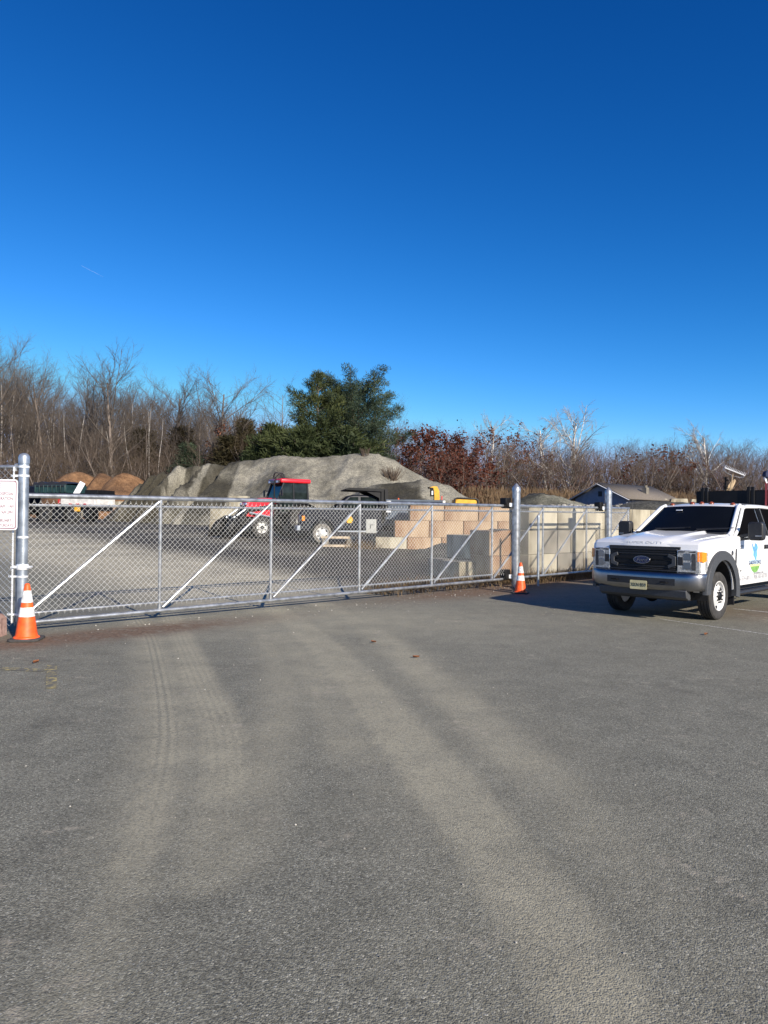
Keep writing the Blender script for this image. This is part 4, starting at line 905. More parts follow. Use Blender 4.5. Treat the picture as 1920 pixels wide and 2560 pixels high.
def corner_block(px, Y, z, H, Ls, Wf, m, label, group=None):         # front left corner given; long side faces left, away from the sun
    x = ray(px, 1300).x*Y; u, v = Vector((.90, .43)).normalized(), Vector((-.43, .90)).normalized()
    c = Vector((x, Y))+u*Wf/2+v*Ls/2; block((c.x, c.y, z), R(115.5), Ls, Wf, H, m, label, group)
for c in (0, 1): corner_block(1227-c*2, 20.0, c*.72, .715, 1.05, .72, 'conc_orange', ('lower' if c == 0 else 'upper')+' orange stained block of the short stack left of the thick roller post', 'orange stained blocks beside the roller post')
corner_block(1135, 20.4, 0, .53, .8, .41, 'conc', 'pale small block on the ground behind the gate, left of its twin')
corner_block(1173, 20.55, 0, .53, .8, .41, 'conc', 'pale small block on the ground behind the gate, next to the orange stack')
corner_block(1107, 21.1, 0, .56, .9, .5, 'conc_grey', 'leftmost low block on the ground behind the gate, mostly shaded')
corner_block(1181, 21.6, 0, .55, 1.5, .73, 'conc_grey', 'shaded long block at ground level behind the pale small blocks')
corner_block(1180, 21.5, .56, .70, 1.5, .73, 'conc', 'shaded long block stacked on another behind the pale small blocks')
# orange stained back wall of the bin, stepped at its left end
go = 'orange stained blocks of the stepped back wall'
for c, x0 in ((0, 930), (1, 985), (2, 1022)):
    x = ray(x0, 1300).x*31.5; xe = ray(1330, 1300).x*31.5; k = 0
    while x < xe:
        block((x+.75, 31.5+.06*(x), .24+c*.72), .06, 1.49, m='conc_orange' if (k+c) % 5 else 'conc', label=('bottom', 'middle', 'top')[c]+' row orange stained block of the stepped wall behind the open bin', group=go); x += 1.5; k += 1
# pale blocks left of the tractor and the low white wall by the mulch
for px, Y, z, L, lab in ((560, 41, .0, 1.5, 'pale block on the ground in front of the tractor bucket'), (598, 41, 0, .8, 'short pale block beside the tractor bucket'), (556, 41.05, .73, 1.25, 'upper pale block stacked left of the tractor hood'), (598, 42.2, 1.40, 1.1, 'highest pale block peeping over the gate rail left of the tractor'), (598, 42.2, .68, 1.1, 'middle pale block under the highest one left of the tractor')):
    p = gx(px, Y); block((p.x, Y, p.z-.1+z), -.05, L, m='conc', label=lab)
for k, px in enumerate((225, 262, 298, 334)):
    p = gx(px, 68); block((p.x, 68, p.z+.75), .02, 1.45, H=.9, m='conc', label='pale low wall block below the brown mulch heaps', group='pale wall blocks in front of the mulch')
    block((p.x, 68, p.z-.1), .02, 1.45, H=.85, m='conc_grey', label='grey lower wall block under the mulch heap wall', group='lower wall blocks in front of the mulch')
mb = MB()
for k in range(10): mb.box((k*2.0, 0, .45+.03*(k % 2)), (1.97, .5, .9), taper=.8)
p = gx(1545, 72); o = mb.build('barrier_wall', M['conc'], bevel=.03, loc=(p.x, 72, zt(1545, 1250, 72)-.75)); o.rotation_euler = (0, 0, -.03); tag(o, 'long low white concrete barrier in front of the grey roofed house', 'barrier')
mb = MB(); rnd = random.Random(6)
for k in range(260):
    px = rnd.uniform(1000, 1560); Y = rnd.uniform(34.5, 38); p = gx(px, Y); z = zt(px, rnd.uniform(1262, 1270), Y) if rnd.random() < .8 else zt(px, 1262, Y)
    rock(mb, (p.x, Y, z-.06), rnd.uniform(.07, .2), rnd)
tag(mb.build('rubble', M['stone'], smooth=0), 'pale broken stone lying along the top of the block walls', 'rubble', kind='stuff')
heap('rubble_bank', M['spoil'], 36.5, [(985, 1285), (1020, 1272), (1180, 1269), (1300, 1268), (1500, 1267), (1580, 1270), (1620, 1290)], label='long low bank of rubble filling the space behind the block walls', cat='rubble bank', seed=17, amp=.12, darkf=lambda x, y, z, d, n: clip(n), slope_f=1.2)

# ------------------------------------------------------------------ machines in the yard
# red tractor with front loader
TY = 36.0
tp = gx(694, TY); tr = empty('loader_tractor', tp, R(180+33), 'red farm tractor with cab and black front loader bucket beside the gravel heap', 'tractor')
def tb(mb, name, m, **k): return mb.build(name, M[m], tr, **k)
# local x forward, y left, z up
mb = MB(); pts = [(.15, 1.35), (.25, 1.95), (1.2, 1.92), (1.75, 1.75), (1.86, 1.45), (1.84, 1.0), (.2, 1.0)]
mb.prism(pts, -.42, .42); tb(mb, 'hood', 'red', bevel=.07, seg=3)
mb = MB(); mb.box((.9, 0, .85), (2.3, .5, .55)); mb.box((-.9, 0, .95), (1.6, .8, .7)); tb(mb, 'chassis', 'black_metal', bevel=.03)
mb = MB(); mb.box((1.86, 0, 1.3), (.04, .60, .55)); tb(mb, 'radiator_grille', 'black', bevel=.02)
for s in (1, -1): mb = MB(); mb.box((1.80, s*.30, 1.62), (.12, .16, .12)); tb(mb, 'headlight', 'lamp', bevel=.02)
mb = MB(); mb.prism([(.2, 1.15), (.28, 1.95), (.0, 2.68), (-1.25, 2.68), (-1.35, 1.2)], -.72, .72); tb(mb, 'cab_glass', 'cab_glass', bevel=.02)
for s in (1, -1):
    for q in ([(.2, s*.72, 1.15), (.30, s*.73, 1.95), (.02, s*.73, 2.70)], [(-.55, s*.735, 1.1), (-.50, s*.735, 2.70)], [(-1.36, s*.73, 1.2), (-1.26, s*.73, 2.70)], [(.2, s*.735, 1.2), (-1.36, s*.735, 1.2)]):
        mb = MB(); mb.tube(q, .045, 6); tb(mb, 'cab_pillar', 'black')
mb = MB(); mb.box((-.62, 0, 2.80), (1.66, 1.60, .22)); tb(mb, 'cab_roof', 'red', bevel=.08, seg=3)
mb = MB(); mb.box((.23, 0, 2.76), (.04, 1.3, .13)); tb(mb, 'roof_lamp_bar', 'lamp_dark', bevel=.01)
for y in (-.45, .45): mb = MB(); mb.box((.255, y, 2.76), (.03, .2, .09)); tb(mb, 'work_light', 'lamp')
mb = MB(); mb.tube([(.0+.28*cos(a), .1+.2*sin(a), 3.08+.14*sin(a*2)) for a in np.linspace(0, 6.28, 20)], .028, 6); mb.tube([(-.25, .1, 2.9), (-.1, .15, 3.2), (.15, 0, 3.22), (.3, .05, 2.9)], .028, 6); tb(mb, 'hose_coil', 'black')
mb = MB(); mb.tube([(.45, .56, 1.5), (.45, .56, 2.62), (.38, .56, 2.9)], .04, 8); tb(mb, 'exhaust', 'black_metal')
mb = MB(); mb.box((-.7, .1, 1.7), (.4, .5, .6)); mb.box((-.85, .1, 2.05), (.15, .45, .5)); tb(mb, 'seat', 'wood', bevel=.05)
for s in (1, -1):
    wheel(tr, (1.25, s*.82, .50), .50, .36, s, 'rim_grey', .29, 6, 8)
    wheel(tr, (-.95, s*.90, .80), .80, .48, s, 'rim_grey', .46, 8, 8)
    mb = MB(); fr = arc(-.95, .80, .90, .90, 20, 160, 14); fi = arc(-.95, .80, .86, .86, 160, 20, 14); mb.prism(fr+fi, s*.68, s*1.16); tb(mb, 'fender', 'black_metal')
    mb = MB(); mb.bar((.35, s*.52, 1.55), (1.75, s*.52, 1.35), .10, .18); mb.bar((1.7, s*.52, 1.40), (2.45, s*.52, .55), .10, .16); mb.box((.35, s*.52, 1.2), (.2, .14, .9)); tb(mb, 'loader_arm', 'black_metal', bevel=.01)
    mb = MB(); mb.tube([(.6, s*.52, 1.0), (1.7, s*.52, 1.2)], .05, 8); mb.tube([(1.8, s*.52, 1.45), (2.5, s*.52, .95)], .045, 8); tb(mb, 'hydraulic_ram', 'galv_dull')
    mb = MB(); mb.tube([(.1, s*.75, 2.3), (.25, s*1.05, 2.35)], .02, 6); mb.box((.27, s*1.08, 2.2), (.04, .16, .32)); tb(mb, 'mirror', 'black', bevel=.01)
bk = MB(); sec = [(2.45, 1.05), (2.35, .75), (2.40, .35), (2.65, .08), (3.35, .03)]
bk.grid([[(x, y, z) for x, z in sec] for y in (-.95, -.5, 0, .5, .95)])
for y in (-.95, .95): bk.add([(x, y, z) for x, z in sec]+[(2.9, y, .75)], [(0, 1, 2, 3, 4, 5)])
o = tb(bk, 'loader_bucket', 'black_metal', smooth=40); sm = o.modifiers.new('solid', 'SOLIDIFY'); sm.thickness = .04

# dark navy dump truck, side on
DY = 33.0
dp = gx(801, DY); dt = empty('dump_truck', (dp.x, DY, dp.z), R(180+10), 'dark navy dump truck with blue grey tipper body parked side on beside the tractor', 'dump truck')
dt.scale = (1.05, 1.05, 1.08)
def db(mb, name, m, **k): return mb.build(name, M[m], dt, **k)
side = [(.92, .55), (.95, .80), (.92, 1.22), (.80, 1.36), (-.55, 1.44), (-2.55, 1.46), (-2.55, .60), (-.62, .58)]+[(x, z) for x, z in arc(0, .46, .52, .50, 180, 0, 16)]
mb = MB(); mb.prism(side, -.98, .98); db(mb, 'body', 'navy', bevel=.06, seg=3)
mb = MB(); cab_ = [(-.42, 1.42), (-1.12, 1.98), (-1.35, 2.03), (-2.40, 2.02), (-2.52, 1.42)]
mb.prism(cab_, -.86, .86); mb.v = [(x, y*(1-.12*max(0, (z-1.42)/.6)), z) for x, y, z in mb.v]; db(mb, 'cab', 'navy', bevel=.06, seg=3)
for s in (1, -1):
    f = lambda x, z: (x, s*(.868-.10*max(0, (z-1.42)/.6)), z)
    for w_ in ([(-.72, 1.47), (-1.55, 1.47), (-1.55, 1.93), (-1.20, 1.92)], [(-1.66, 1.47), (-2.38, 1.47), (-2.32, 1.93), (-1.66, 1.93)]):
        mb = MB(); mb.add([f(*q) for q in w_], [(0, 1, 2, 3)]); o = db(mb, 'side_window', 'cab_glass'); sm = o.modifiers.new('solid', 'SOLIDIFY'); sm.thickness = .01
    mb = MB(); mb.box((-.72, s*1.08, 1.55), (.14, .16, .26)); mb.bar((-.78, s*.9, 1.48), (-.74, s*1.08, 1.5), .05, .05); db(mb, 'mirror', 'black', bevel=.02)
    mb = MB(); mb.box((.86, s*.80, 1.02), (.16, .30, .26)); db(mb, 'headlight', 'lamp', bevel=.03)
    mb = MB(); mb.box((.80, s*.985, 1.02), (.12, .02, .2)); db(mb, 'side_marker', 'amber', bevel=.005)
    mb = MB(); mb.box((-1.62, s*.995, 1.22), (.22, .03, .05)); db(mb, 'door_handle', 'chrome', bevel=.005)
    mb = MB(); mb.prism([(-1.15+.16*cos(2*pi*k/6), .98+.16*sin(2*pi*k/6)) for k in range(6)], s*.985, s*.992); db(mb, 'door_sign', 'yellow')
    mb = MB(); mb.box((-1.5, s*1.0, .50), (1.7, .16, .06)); db(mb, 'side_step', 'galv_dull', bevel=.01)
    wheel(dt, (0, s*.86, .40), .40, .24, s, 'rim_grey', .27, 6, 8, tyre_m='dusty_rubber')
    wheel(dt, (-3.75, s*.88, .40), .40, .24, s, 'lamp_dark', .26, 6, 8)
mb = MB(); mb.add([(-.40, -.78, 1.47), (-.40, .78, 1.47), (-1.10, .72, 1.97), (-1.10, -.72, 1.97)], [(0, 1, 2, 3)]); mb.v = [(x+.02, y, z+.02) for x, y, z in mb.v]; db(mb, 'windshield', 'cab_glass')
mb = MB(); mb.box((.94, 0, 1.02), (.05, 1.2, .34)); db(mb, 'grille', 'chrome', bevel=.01)
mb = MB(); mb.box((1.0, 0, .62), (.16, 1.98, .22)); db(mb, 'bumper', 'galv_dull', bevel=.03)
mb = MB(); mb.box((-3.0, 0, .62), (4.6, .8, .2)); db(mb, 'chassis', 'black_metal')
mb = MB()
mb.box((-2.72, 0, 1.63), (.14, 2.2, 1.25)); mb.prism([(-2.68, 2.16), (-2.80, 2.28), (-1.15, 2.31), (-1.0, 2.27), (-1.0, 2.22), (-2.6, 2.16)], -1.05, 1.05); mb.box((-2.62, .98, 1.84), (.22, .12, .8)); mb.box((-2.62, -.98, 1.84), (.22, .12, .8))
mb.box((-2.58, 0, 1.75), (.16, 1.9, .85))
for s in (1, -1): mb.prism([(-2.66, 1.35), (-2.66, 2.19), (-1.75, 2.22), (-2.42, 1.9), (-2.50, 1.35)], s*.92, s*.98)
db(mb, 'cab_shield', 'black_metal')
mb = MB(); mb.box((-3.95, 0, 1.02), (2.55, 2.1, .1))
for s in (1, -1):
    mb.box((-3.95, s*1.05, 1.42), (2.5, .06, .72))
    for x in (-2.9, -3.75, -4.6): mb.box((x, s*1.09, 1.42), (.09, .05, .72))
    mb.box((-3.95, s*1.08, 1.80), (2.5, .10, .09)); mb.box((-3.95, s*1.08, 1.06), (2.5, .08, .10))
mb.box((-5.2, 0, 1.45), (.07, 2.1, .8)); db(mb, 'dump_body', 'bluegrey', bevel=.01)
mb = MB(); mb.box((-5.28, 1.0, 1.35), (.12, .12, .95)); db(mb, 'tail_post', 'white_dirty', bevel=.01)
for z in (1.72, 1.38): mb = MB(); mb.box((-2.82, 1.12, z), (.2, .02, .15)); db(mb, 'reflector', 'board')
cp = dt.location.copy(); p = at(996, 1262, DY+.6); q = cone(Vector((p.x, p.y, zt(996, 1262, DY+.6)-.40)), .4, 'far small traffic cone showing its tip above the tipper body', .95)
mb = MB(); mb.box((0, 0, 0), (3.6, .25, .10)); p = at(845, 1337, 32.0)
o = mb.build('timber_beam', M['wood'], bevel=.01, loc=(p.x, p.y, p.z)); tag(o, 'upper weathered pale timber beam lying beside the dump truck', 'beam')
o.rotation_euler = (0, 0, .04); o.location.z = gz(p.x, p.y)+.32; o.scale = (.42, 1, 1)
p = at(840, 1364, 30.5); mb = MB(); mb.box((0, 0, .06), (1.2, .18, .10)); o = mb.build('timber_beam', M['wood'], bevel=.01, loc=(p.x, p.y, gz(p.x, p.y)-.005)); tag(o, 'short timber beam lying on the gravel nearer the gate', 'beam')
for s_ in (-.55, .55): 
    pp_ = Vector((bpy.data.objects['timber_beam'].location.x+s_, bpy.data.objects['timber_beam'].location.y, 0)); mb = MB(); mb.box((0, 0, .15), (.28, .35, .27)); o = mb.build('support_block', M['conc_grey'], bevel=.02, loc=(pp_.x, pp_.y, gz(pp_.x, pp_.y)-.01)); tag(o, ('left' if s_ < 0 else 'right')+' grey support block under the upper timber beam', 'block')
# grey cabinet on a stand
p = gx(928, 31.0); cb = empty('utility_cabinet', (p.x, 31.0, p.z), R(-3), 'grey metal utility cabinet with latch standing in front of the tipper body', 'cabinet')
zc = zt(928, 1333, 31)-p.z; mb = MB(); mb.box((0, 0, zc+.30), (.44, .28, .60)); mb.build('cabinet_box', M['box_grey'], cb, bevel=.012)
mb = MB(); mb.box((0, -.145, zc+.30), (.40, .012, .54)); dr = mb.build('door', M['box_grey'], cb, bevel=.005)
mb = MB(); mb.bar((-.02, -.16, zc+.18), (-.02, -.16, zc+.40), .02, .02); mb.bar((.0, -.16, zc+.36), (.15, -.16, zc+.36), .015, .015); mb.build('latch', M['black'], dr)
for x in (-.17, .17): mb = MB(); mb.box((x, 0, zc/2), (.06, .06, zc)); mb.build('leg', M['black_metal'], cb)

# wood chipper: chute and hood beyond the bin wall
p = gx(1135, 44); ch = empty('wood_chipper', (p.x, 44, p.z), R(4), 'yellow wood chipper with tall curved chute behind the orange stained wall', 'wood chipper')
lx = lambda px: ray(px, 1300).x*44-p.x
lz = lambda py: zt(1100, py, 44)-p.z
mb = MB(); mb.prism([(lx(1132), lz(1262)), (lx(1134), lz(1249)), (lx(1145), lz(1245)), (lx(1186), lz(1247)), (lx(1192), lz(1262)), (lx(1192), .7), (lx(1130), .7)], -.7, .7); mb.build('engine_hood', M['yellow'], ch, bevel=.05)
mb = MB(); mb.tube([(lx(1129), -.75, lz(1262)), (lx(1131), -.75, lz(1248)), (lx(1137), -.75, lz(1245.5)), (lx(1184), -.75, lz(1247)), (lx(1189), -.75, lz(1250)), (lx(1190), -.75, lz(1262))], .04, 8); mb.build('guard_rail', M['black'], ch)
mb = MB(); k = [(1084, 1262, 1097, 1262), (1084, 1240, 1097, 1240), (1083, 1228, 1096, 1228), (1080, 1220, 1091, 1217), (1071, 1219.5, 1082, 1216)]
rows = [[(lx(a), y, lz(b)) if s_ == 0 else (lx(c), y, lz(d_)) for s_, y in ((0, -.22), (1, -.22), (1, .22), (0, .22), (0, -.22))] for a, b, c, d_ in k]
mb.grid(rows); mb.build('chute', M['yellow'], ch, smooth=50)
mb = MB(); mb.box((lx(1075), 0, lz(1220)), (.30, .42, .10)); mb.box((lx(1078), -.1, lz(1231)), (.18, .3, .50)); mb.build('deflector', M['black_metal'], ch, bevel=.02)
mb = MB(); mb.box((lx(1078.5), -.255, lz(1233)), (.09, .012, .24)); mb.build('crank', M['board'], ch)
mb = MB(); mb.box((lx(1104), 0, lz(1250)), (.06, .06, .5)); mb.build('stay', M['red_mark'], ch)
mb = MB(); mb.box((lx(1130), 0, .55), (3.4, 1.0, .25)); mb.build('frame', M['black_metal'], ch)
for y in (-.75, .75): wheel(ch, (lx(1150), y, .36), .36, .22, 1 if y > 0 else -1, 'rim_grey', .2, 0, 5)

# dark roll-off truck with green container at the far left
LY = 51.0
p0 = gx(215, LY); rt = empty('roll_off_truck', (p0.x, LY, p0.z), R(180-14), 'dark three axle truck with green tarped container and white rear box by the mulch', 'truck')
kx = lambda px: -(ray(px, 1300).x*LY-p0.x)                           # pixel column -> forward metres (truck points left)
kz = lambda py: zt(150, py, LY)-p0.z
mb = MB(); mb.box(((kx(20)+kx(280))/2, 0, .95), (abs(kx(20)-kx(280)), .95, .35)); mb.build('chassis', M['black_metal'], rt)
mb = MB(); mb.prism([(kx(96), kz(1234)), (kx(97), kz(1214)), (kx(186), kz(1213)), (kx(187), kz(1233))], -1.15, 1.15)
for px in np.linspace(99, 184, 8): mb.box((kx(px), 1.18, kz(1223)), (.07, .06, .5))
mb.build('container', M['dkgreen'], rt, bevel=.02)
mb = MB(); rows = []
for px in np.linspace(90, 186, 18):
    rows.append([(kx(px), y, kz(1212+(1.5 if abs(y) > 1 else -5.5+2.5*sin(px*.21)+mnoise.noise(Vector((px*.1, y, 0)))*2)+(4*(abs(y) > 1.15)))) for y in (-1.2, -1.0, -.4, .4, 1.0, 1.2)])
mb.grid(rows); mb.build('tarp', M['black'], rt)
mb = MB(); mb.box(((kx(95)+kx(270))/2, 0, kz(1237)), (abs(kx(95)-kx(270)), 2.3, .16)); mb.box(((kx(236)+kx(272))/2, 0, kz(1231)), (1.0, 2.0, .3)); mb.build('deck', M['black_metal'], rt, bevel=.01)
mb = MB(); mb.box(((kx(178)+kx(274))/2, .2, kz(1254)), (abs(kx(178)-kx(274)), 2.3, .50)); rb_ = mb.build('rear_box', M['white_dirty'], rt, bevel=.03)
mb = MB()
for i, px in enumerate(np.linspace(206, 256, 6)):
    if i % 2 == 0: mb.box((kx(px), 1.36, kz(1260.5)), (.24, .014, .08))
mb.build('reflective_tape', M['red_mark'], rb_)
mb = MB(); mb.box((kx(172), 1.2, kz(1254)), (.3, .08, .30)); mb.build('tail_light', M['red_mark'], rt, bevel=.02)
for px in (60, 128, 205):
    for s in (1, -1): wheel(rt, (kx(px), s*1.0, .50), .50, .34, s, 'lamp_dark', .29, 0, 8)
mb = MB(); mb.box((kx(168), 1.0, .55), (.9, .5, .6)); mb.box((kx(245), 1.0, .6), (.5, .3, .6)); mb.build('tool_box', M['black_metal'], rt, bevel=.03)
mb = MB(); mb.box((kx(222), 1.22, .95), (.45, .04, .40)); mb.build('warning_plate', M['yellow'], rt)
mb = MB(); mb.prism([(kx(40), .6), (kx(40), 2.6), (kx(52), 3.0), (kx(88), 3.0), (kx(94), 1.9), (kx(94), .6)], -1.15, 1.15); mb.v = [(x+1.2, y, z*.86) for x, y, z in mb.v]; mb.build('cab', M['navy'], rt, bevel=.08)
for s in (1, -1): mb = MB(); mb.box((kx(60)+1.2, s*1.155, 2.1), (1.1, .012, .55)); mb.build('cab_window', M['cab_glass'], rt)
a, b = at(188, 1234, 50.0), at(207, 1206, 50.0); mb = MB(); mb.bar((0, 0, 0), (b-a), .06, .40, up=(0, 1, 0)); 
mb = MB(); mb.bar((0, 0, -.15), (b-a), .40, .05, up=(0, 1, 0)); o = mb.build('white_board', M['board'], bevel=.004, loc=a); tag(o, 'white board leaning up out of the back of the green container', 'board')

# ------------------------------------------------------------------ trees
class Tree:                                                          # limbs as tapered tubes, gathered in flat arrays
    def __init__(s): s.v = []; s.q = []
    def limb(s, pts, rs, n):
        b = len(s.v); ref = None; N = len(pts)
        for i, p in enumerate(pts):
            t = (pts[min(i+1, N-1)]-pts[max(i-1, 0)]); t.normalize()
            if ref is None: ref = Vector((1, 0, 0)) if abs(t.x) < .8 else Vector((0, 1, 0))
            a = t.cross(ref); a.normalize(); c = t.cross(a); ref = -c if False else ref
            for k in range(n):
                q = 6.2832*k/n; s.v.append(p+(a*cos(q)+c*sin(q))*rs[i])
        for i in range(N-1):
            for k in range(n):
                l = (k+1) % n; s.q.append((b+i*n+k, b+(i+1)*n+k, b+(i+1)*n+l, b+i*n+l))
    def quad(s, a, b, c, d): k = len(s.v); s.v += [a, b, c, d]; s.q.append((k, k+1, k+2, k+3))
    def obj(s, name, m, parent=None, smooth=False): return raw_mesh(name, [tuple(p) for p in s.v], s.q, m, parent, smooth)
def rvec(rnd): 
    while True:
        v = Vector((rnd.uniform(-1, 1), rnd.uniform(-1, 1), rnd.uniform(-1, 1)))
        if .05 < v.length < 1: return v.normalized()
def grow(T, rnd, p, d, L, r, lvl, P, tips=None):
    # one limb, wandering, with side limbs; recursion ends in fine twigs
    nseg = P['seg'][lvl]; pts = [p.copy()]; rs = [r]; dd = d.copy(); r1 = r*P['taper'][lvl]
    for i in range(nseg):
        dd = dd+rvec(rnd)*P['wander'][lvl]+Vector((0, 0, P['up'][lvl])); dd.normalize()
        pts.append(pts[-1]+dd*(L/nseg)); rs.append(r+(r1-r)*(i+1)/nseg)
    (T[0] if lvl < P['trunk_lv'] else T[1]).limb(pts, rs, P['sides'][lvl])
    if lvl+1 >= P['levels']:
        if tips is not None: tips.append((pts[-1], dd.copy())); tips.append((pts[len(pts)//2], dd.copy()))
        return
    nb = P['n'][lvl]
    for k in range(nb):
        t = P['from'][lvl]+(1-P['from'][lvl])*((k+rnd.random())/nb)
        f = t*nseg; i = min(int(f), nseg-1); q = pts[i].lerp(pts[i+1], f-i); ax = (pts[i+1]-pts[i]).normalized()
        side = ax.cross(rvec(rnd)); side.normalize(); an = R(rnd.uniform(*P['ang'][lvl]))
        nd = ax*cos(an)+side*sin(an)
        shp = P['shape'](t) if lvl == 0 else 1-.55*t
        l2 = L*P['len'][lvl]*shp*rnd.uniform(.7, 1.2); rr = (r+(r1-r)*t)
        grow(T, rnd, q, nd, l2, min(rr*.75, max(P['rmin'], rr*P['rk'][lvl]*rnd.uniform(.8, 1.1))), lvl+1, P, tips)
base_P = dict(levels=4, seg=(9, 6, 4, 3), taper=(.18, .22, .3, .35), wander=(.07, .16, .22, .28), up=(.03, .07, .06, .04), sides=(7, 5, 3, 3), n=(24, 11, 9, 5), trunk_lv=1,
              ang=((28, 55), (25, 55), (25, 60), (20, 55)), len=(.34, .42, .42, .5), rk=(.45, .5, .5, .5), rmin=.018, shape=lambda t: .55+.9*t*(1-t)*2, **{'from': (.38, .2, .15, .1)})
def real_h(t, pc=94): return float(np.percentile([p[2] for p in t.v], pc))
def real_w(t): return float(np.percentile([p[0] for p in t.v], 98.5)-np.percentile([p[0] for p in t.v], 1.5))
def bare_proto(name, seed, H, r, bark, twig, parts=('trunk', 'crown'), **kw):
    P = dict(base_P); P.update(kw); rnd = random.Random(seed); T = (Tree(), Tree())
    for st in range(P.get('stems', 1)):
        a = rnd.uniform(0, 6.28); lean = P.get('lean', .03)+(.18 if P.get('stems', 1) > 1 else 0)
        grow(T, rnd, Vector((cos(a)*.25*(P.get('stems', 1) > 1), sin(a)*.25*(P.get('stems', 1) > 1), -.4)), Vector((cos(a)*lean, sin(a)*lean, 1)).normalized(), H*(1 if st == 0 else rnd.uniform(.75, 1)), r, 0, P)
    root = empty(name, (0, 0, 0)); a_ = T[0].obj(parts[0], M[bark], root, True); b_ = T[1].obj(parts[1], M[twig], root)
    return (root, [a_, b_], real_h(T[1]), real_w(T[1]))
def leafy(proto, seed, m, cnt, sz, name='leaves', zmin=.2):          # leaf-sized faces scattered on the twigs
    root, kids, H, _ = proto; rnd = random.Random(seed); T = Tree(); vs = kids[1].data.vertices; n = len(vs)
    for k in range(cnt):
        p = Vector(vs[rnd.randrange(n)].co)
        if p.z < zmin*H or mnoise.noise(p*.55+Vector((seed, 0, 0))) < -.12: continue
        p = p+rvec(rnd)*.25; a = rvec(rnd)*sz*rnd.uniform(.6, 1.2); b = a.cross(rvec(rnd)); b = b.normalized()*a.length*.7
        T.quad(p-a-b*.3, p-b, p+a+b*.2, p+b)
    kids.append(T.obj(name, M[m], root)); return proto
def place(proto, loc, rz, s, label, cat, group=None, sz=None):
    root, kids = proto[:2]; c = root.copy(); COL.objects.link(c); c.location = loc; c.rotation_euler = (0, 0, rz); c.scale = (s*(sz or 1), s*(sz or 1), s)
    for k in kids: q = k.copy(); COL.objects.link(q); q.parent = c
    return tag(c, label, cat, group)
def drop(proto):
    for k in proto[1]: bpy.data.objects.remove(k)
    bpy.data.objects.remove(proto[0])

# prototypes (removed again once copied)
forest = [bare_proto('bare_tree', 11+i, 20, .17, 'bark_pale' if i % 2 else 'bark_grey', 'twig_grey' if i < 2 else 'twig_dark', len=(.42, .45, .45, .5), ang=((32, 62), (28, 58), (25, 60), (20, 55)), **{'from': (.33, .2, .15, .1)}) for i in range(4)]
slim = [bare_proto('bare_tree', 31+i, 18, .11, 'bark_pale', 'twig_dark', n=(16, 8, 7, 4), len=(.26, .42, .45, .5), **{'from': (.5, .2, .15, .1)}) for i in range(3)]
broad = [bare_proto('bare_tree', 41+i, 20, .32, 'bark_grey', 'twig_grey', n=(22, 13, 11, 7), len=(.50, .45, .42, .45), rmin=.027, taper=(.22, .22, .3, .35), ang=((26, 52), (22, 48), (25, 55), (20, 50)), up=(.02, .12, .09, .05), **{'from': (.26, .2, .15, .1)}) for i in range(2)]
syc = [bare_proto('sycamore_tree', 51+i, 17, .36, 'bark_white', 'twig_syc', n=(16, 13, 11, 6), len=(.48, .46, .44, .42), rmin=.03, trunk_lv=2, wander=(.12, .26, .26, .3), taper=(.3, .25, .3, .35), rk=(.5, .4, .4, .5), ang=((35, 70), (25, 60), (25, 60), (20, 55)), **{'from': (.28, .25, .15, .1)}) for i in range(3)]
brown = [bare_proto('bare_tree', 61+i, 13, .16, 'bark_grey', 'twig_brown', n=(20, 10, 8, 5), rmin=.02, len=(.5, .45, .45, .5), **{'from': (.18, .2, .15, .1)}) for i in range(3)]
bush = [bare_proto('bare_shrub', 71+i, 6, .06, 'bark_grey', 'twig_brown' if i else 'twig_red', parts=('stem', 'crown'), stems=5, n=(11, 8, 6, 3), len=(.45, .45, .45, .5), lean=.25, rmin=.012, **{'from': (.1, .15, .1, .1)}) for i in range(3)]
redtree = leafy(bare_proto('red_leaved_tree', 81, 9, .13, 'bark_grey', 'twig_red', n=(16, 8, 6, 3), len=(.5, .45, .45, .5), **{'from': (.12, .2, .15, .1)}), 5, 'darkred', 2900, .12, zmin=.1)
redbush = leafy(bare_proto('red_leaved_shrub', 82, 6, .06, 'bark_grey', 'twig_red', parts=('stem', 'crown'), stems=5, n=(11, 8, 6, 3), len=(.45, .45, .45, .5), lean=.25, **{'from': (.1, .15, .1, .1)}), 6, 'darkred', 2300, .11, zmin=.05)
rusttree = leafy(bare_proto('rusty_leaved_tree', 83, 10, .14, 'bark_grey', 'twig_red', n=(16, 8, 6, 3), len=(.5, .45, .45, .5), **{'from': (.15, .2, .15, .1)}), 7, 'rust', 2000, .12, zmin=.15)

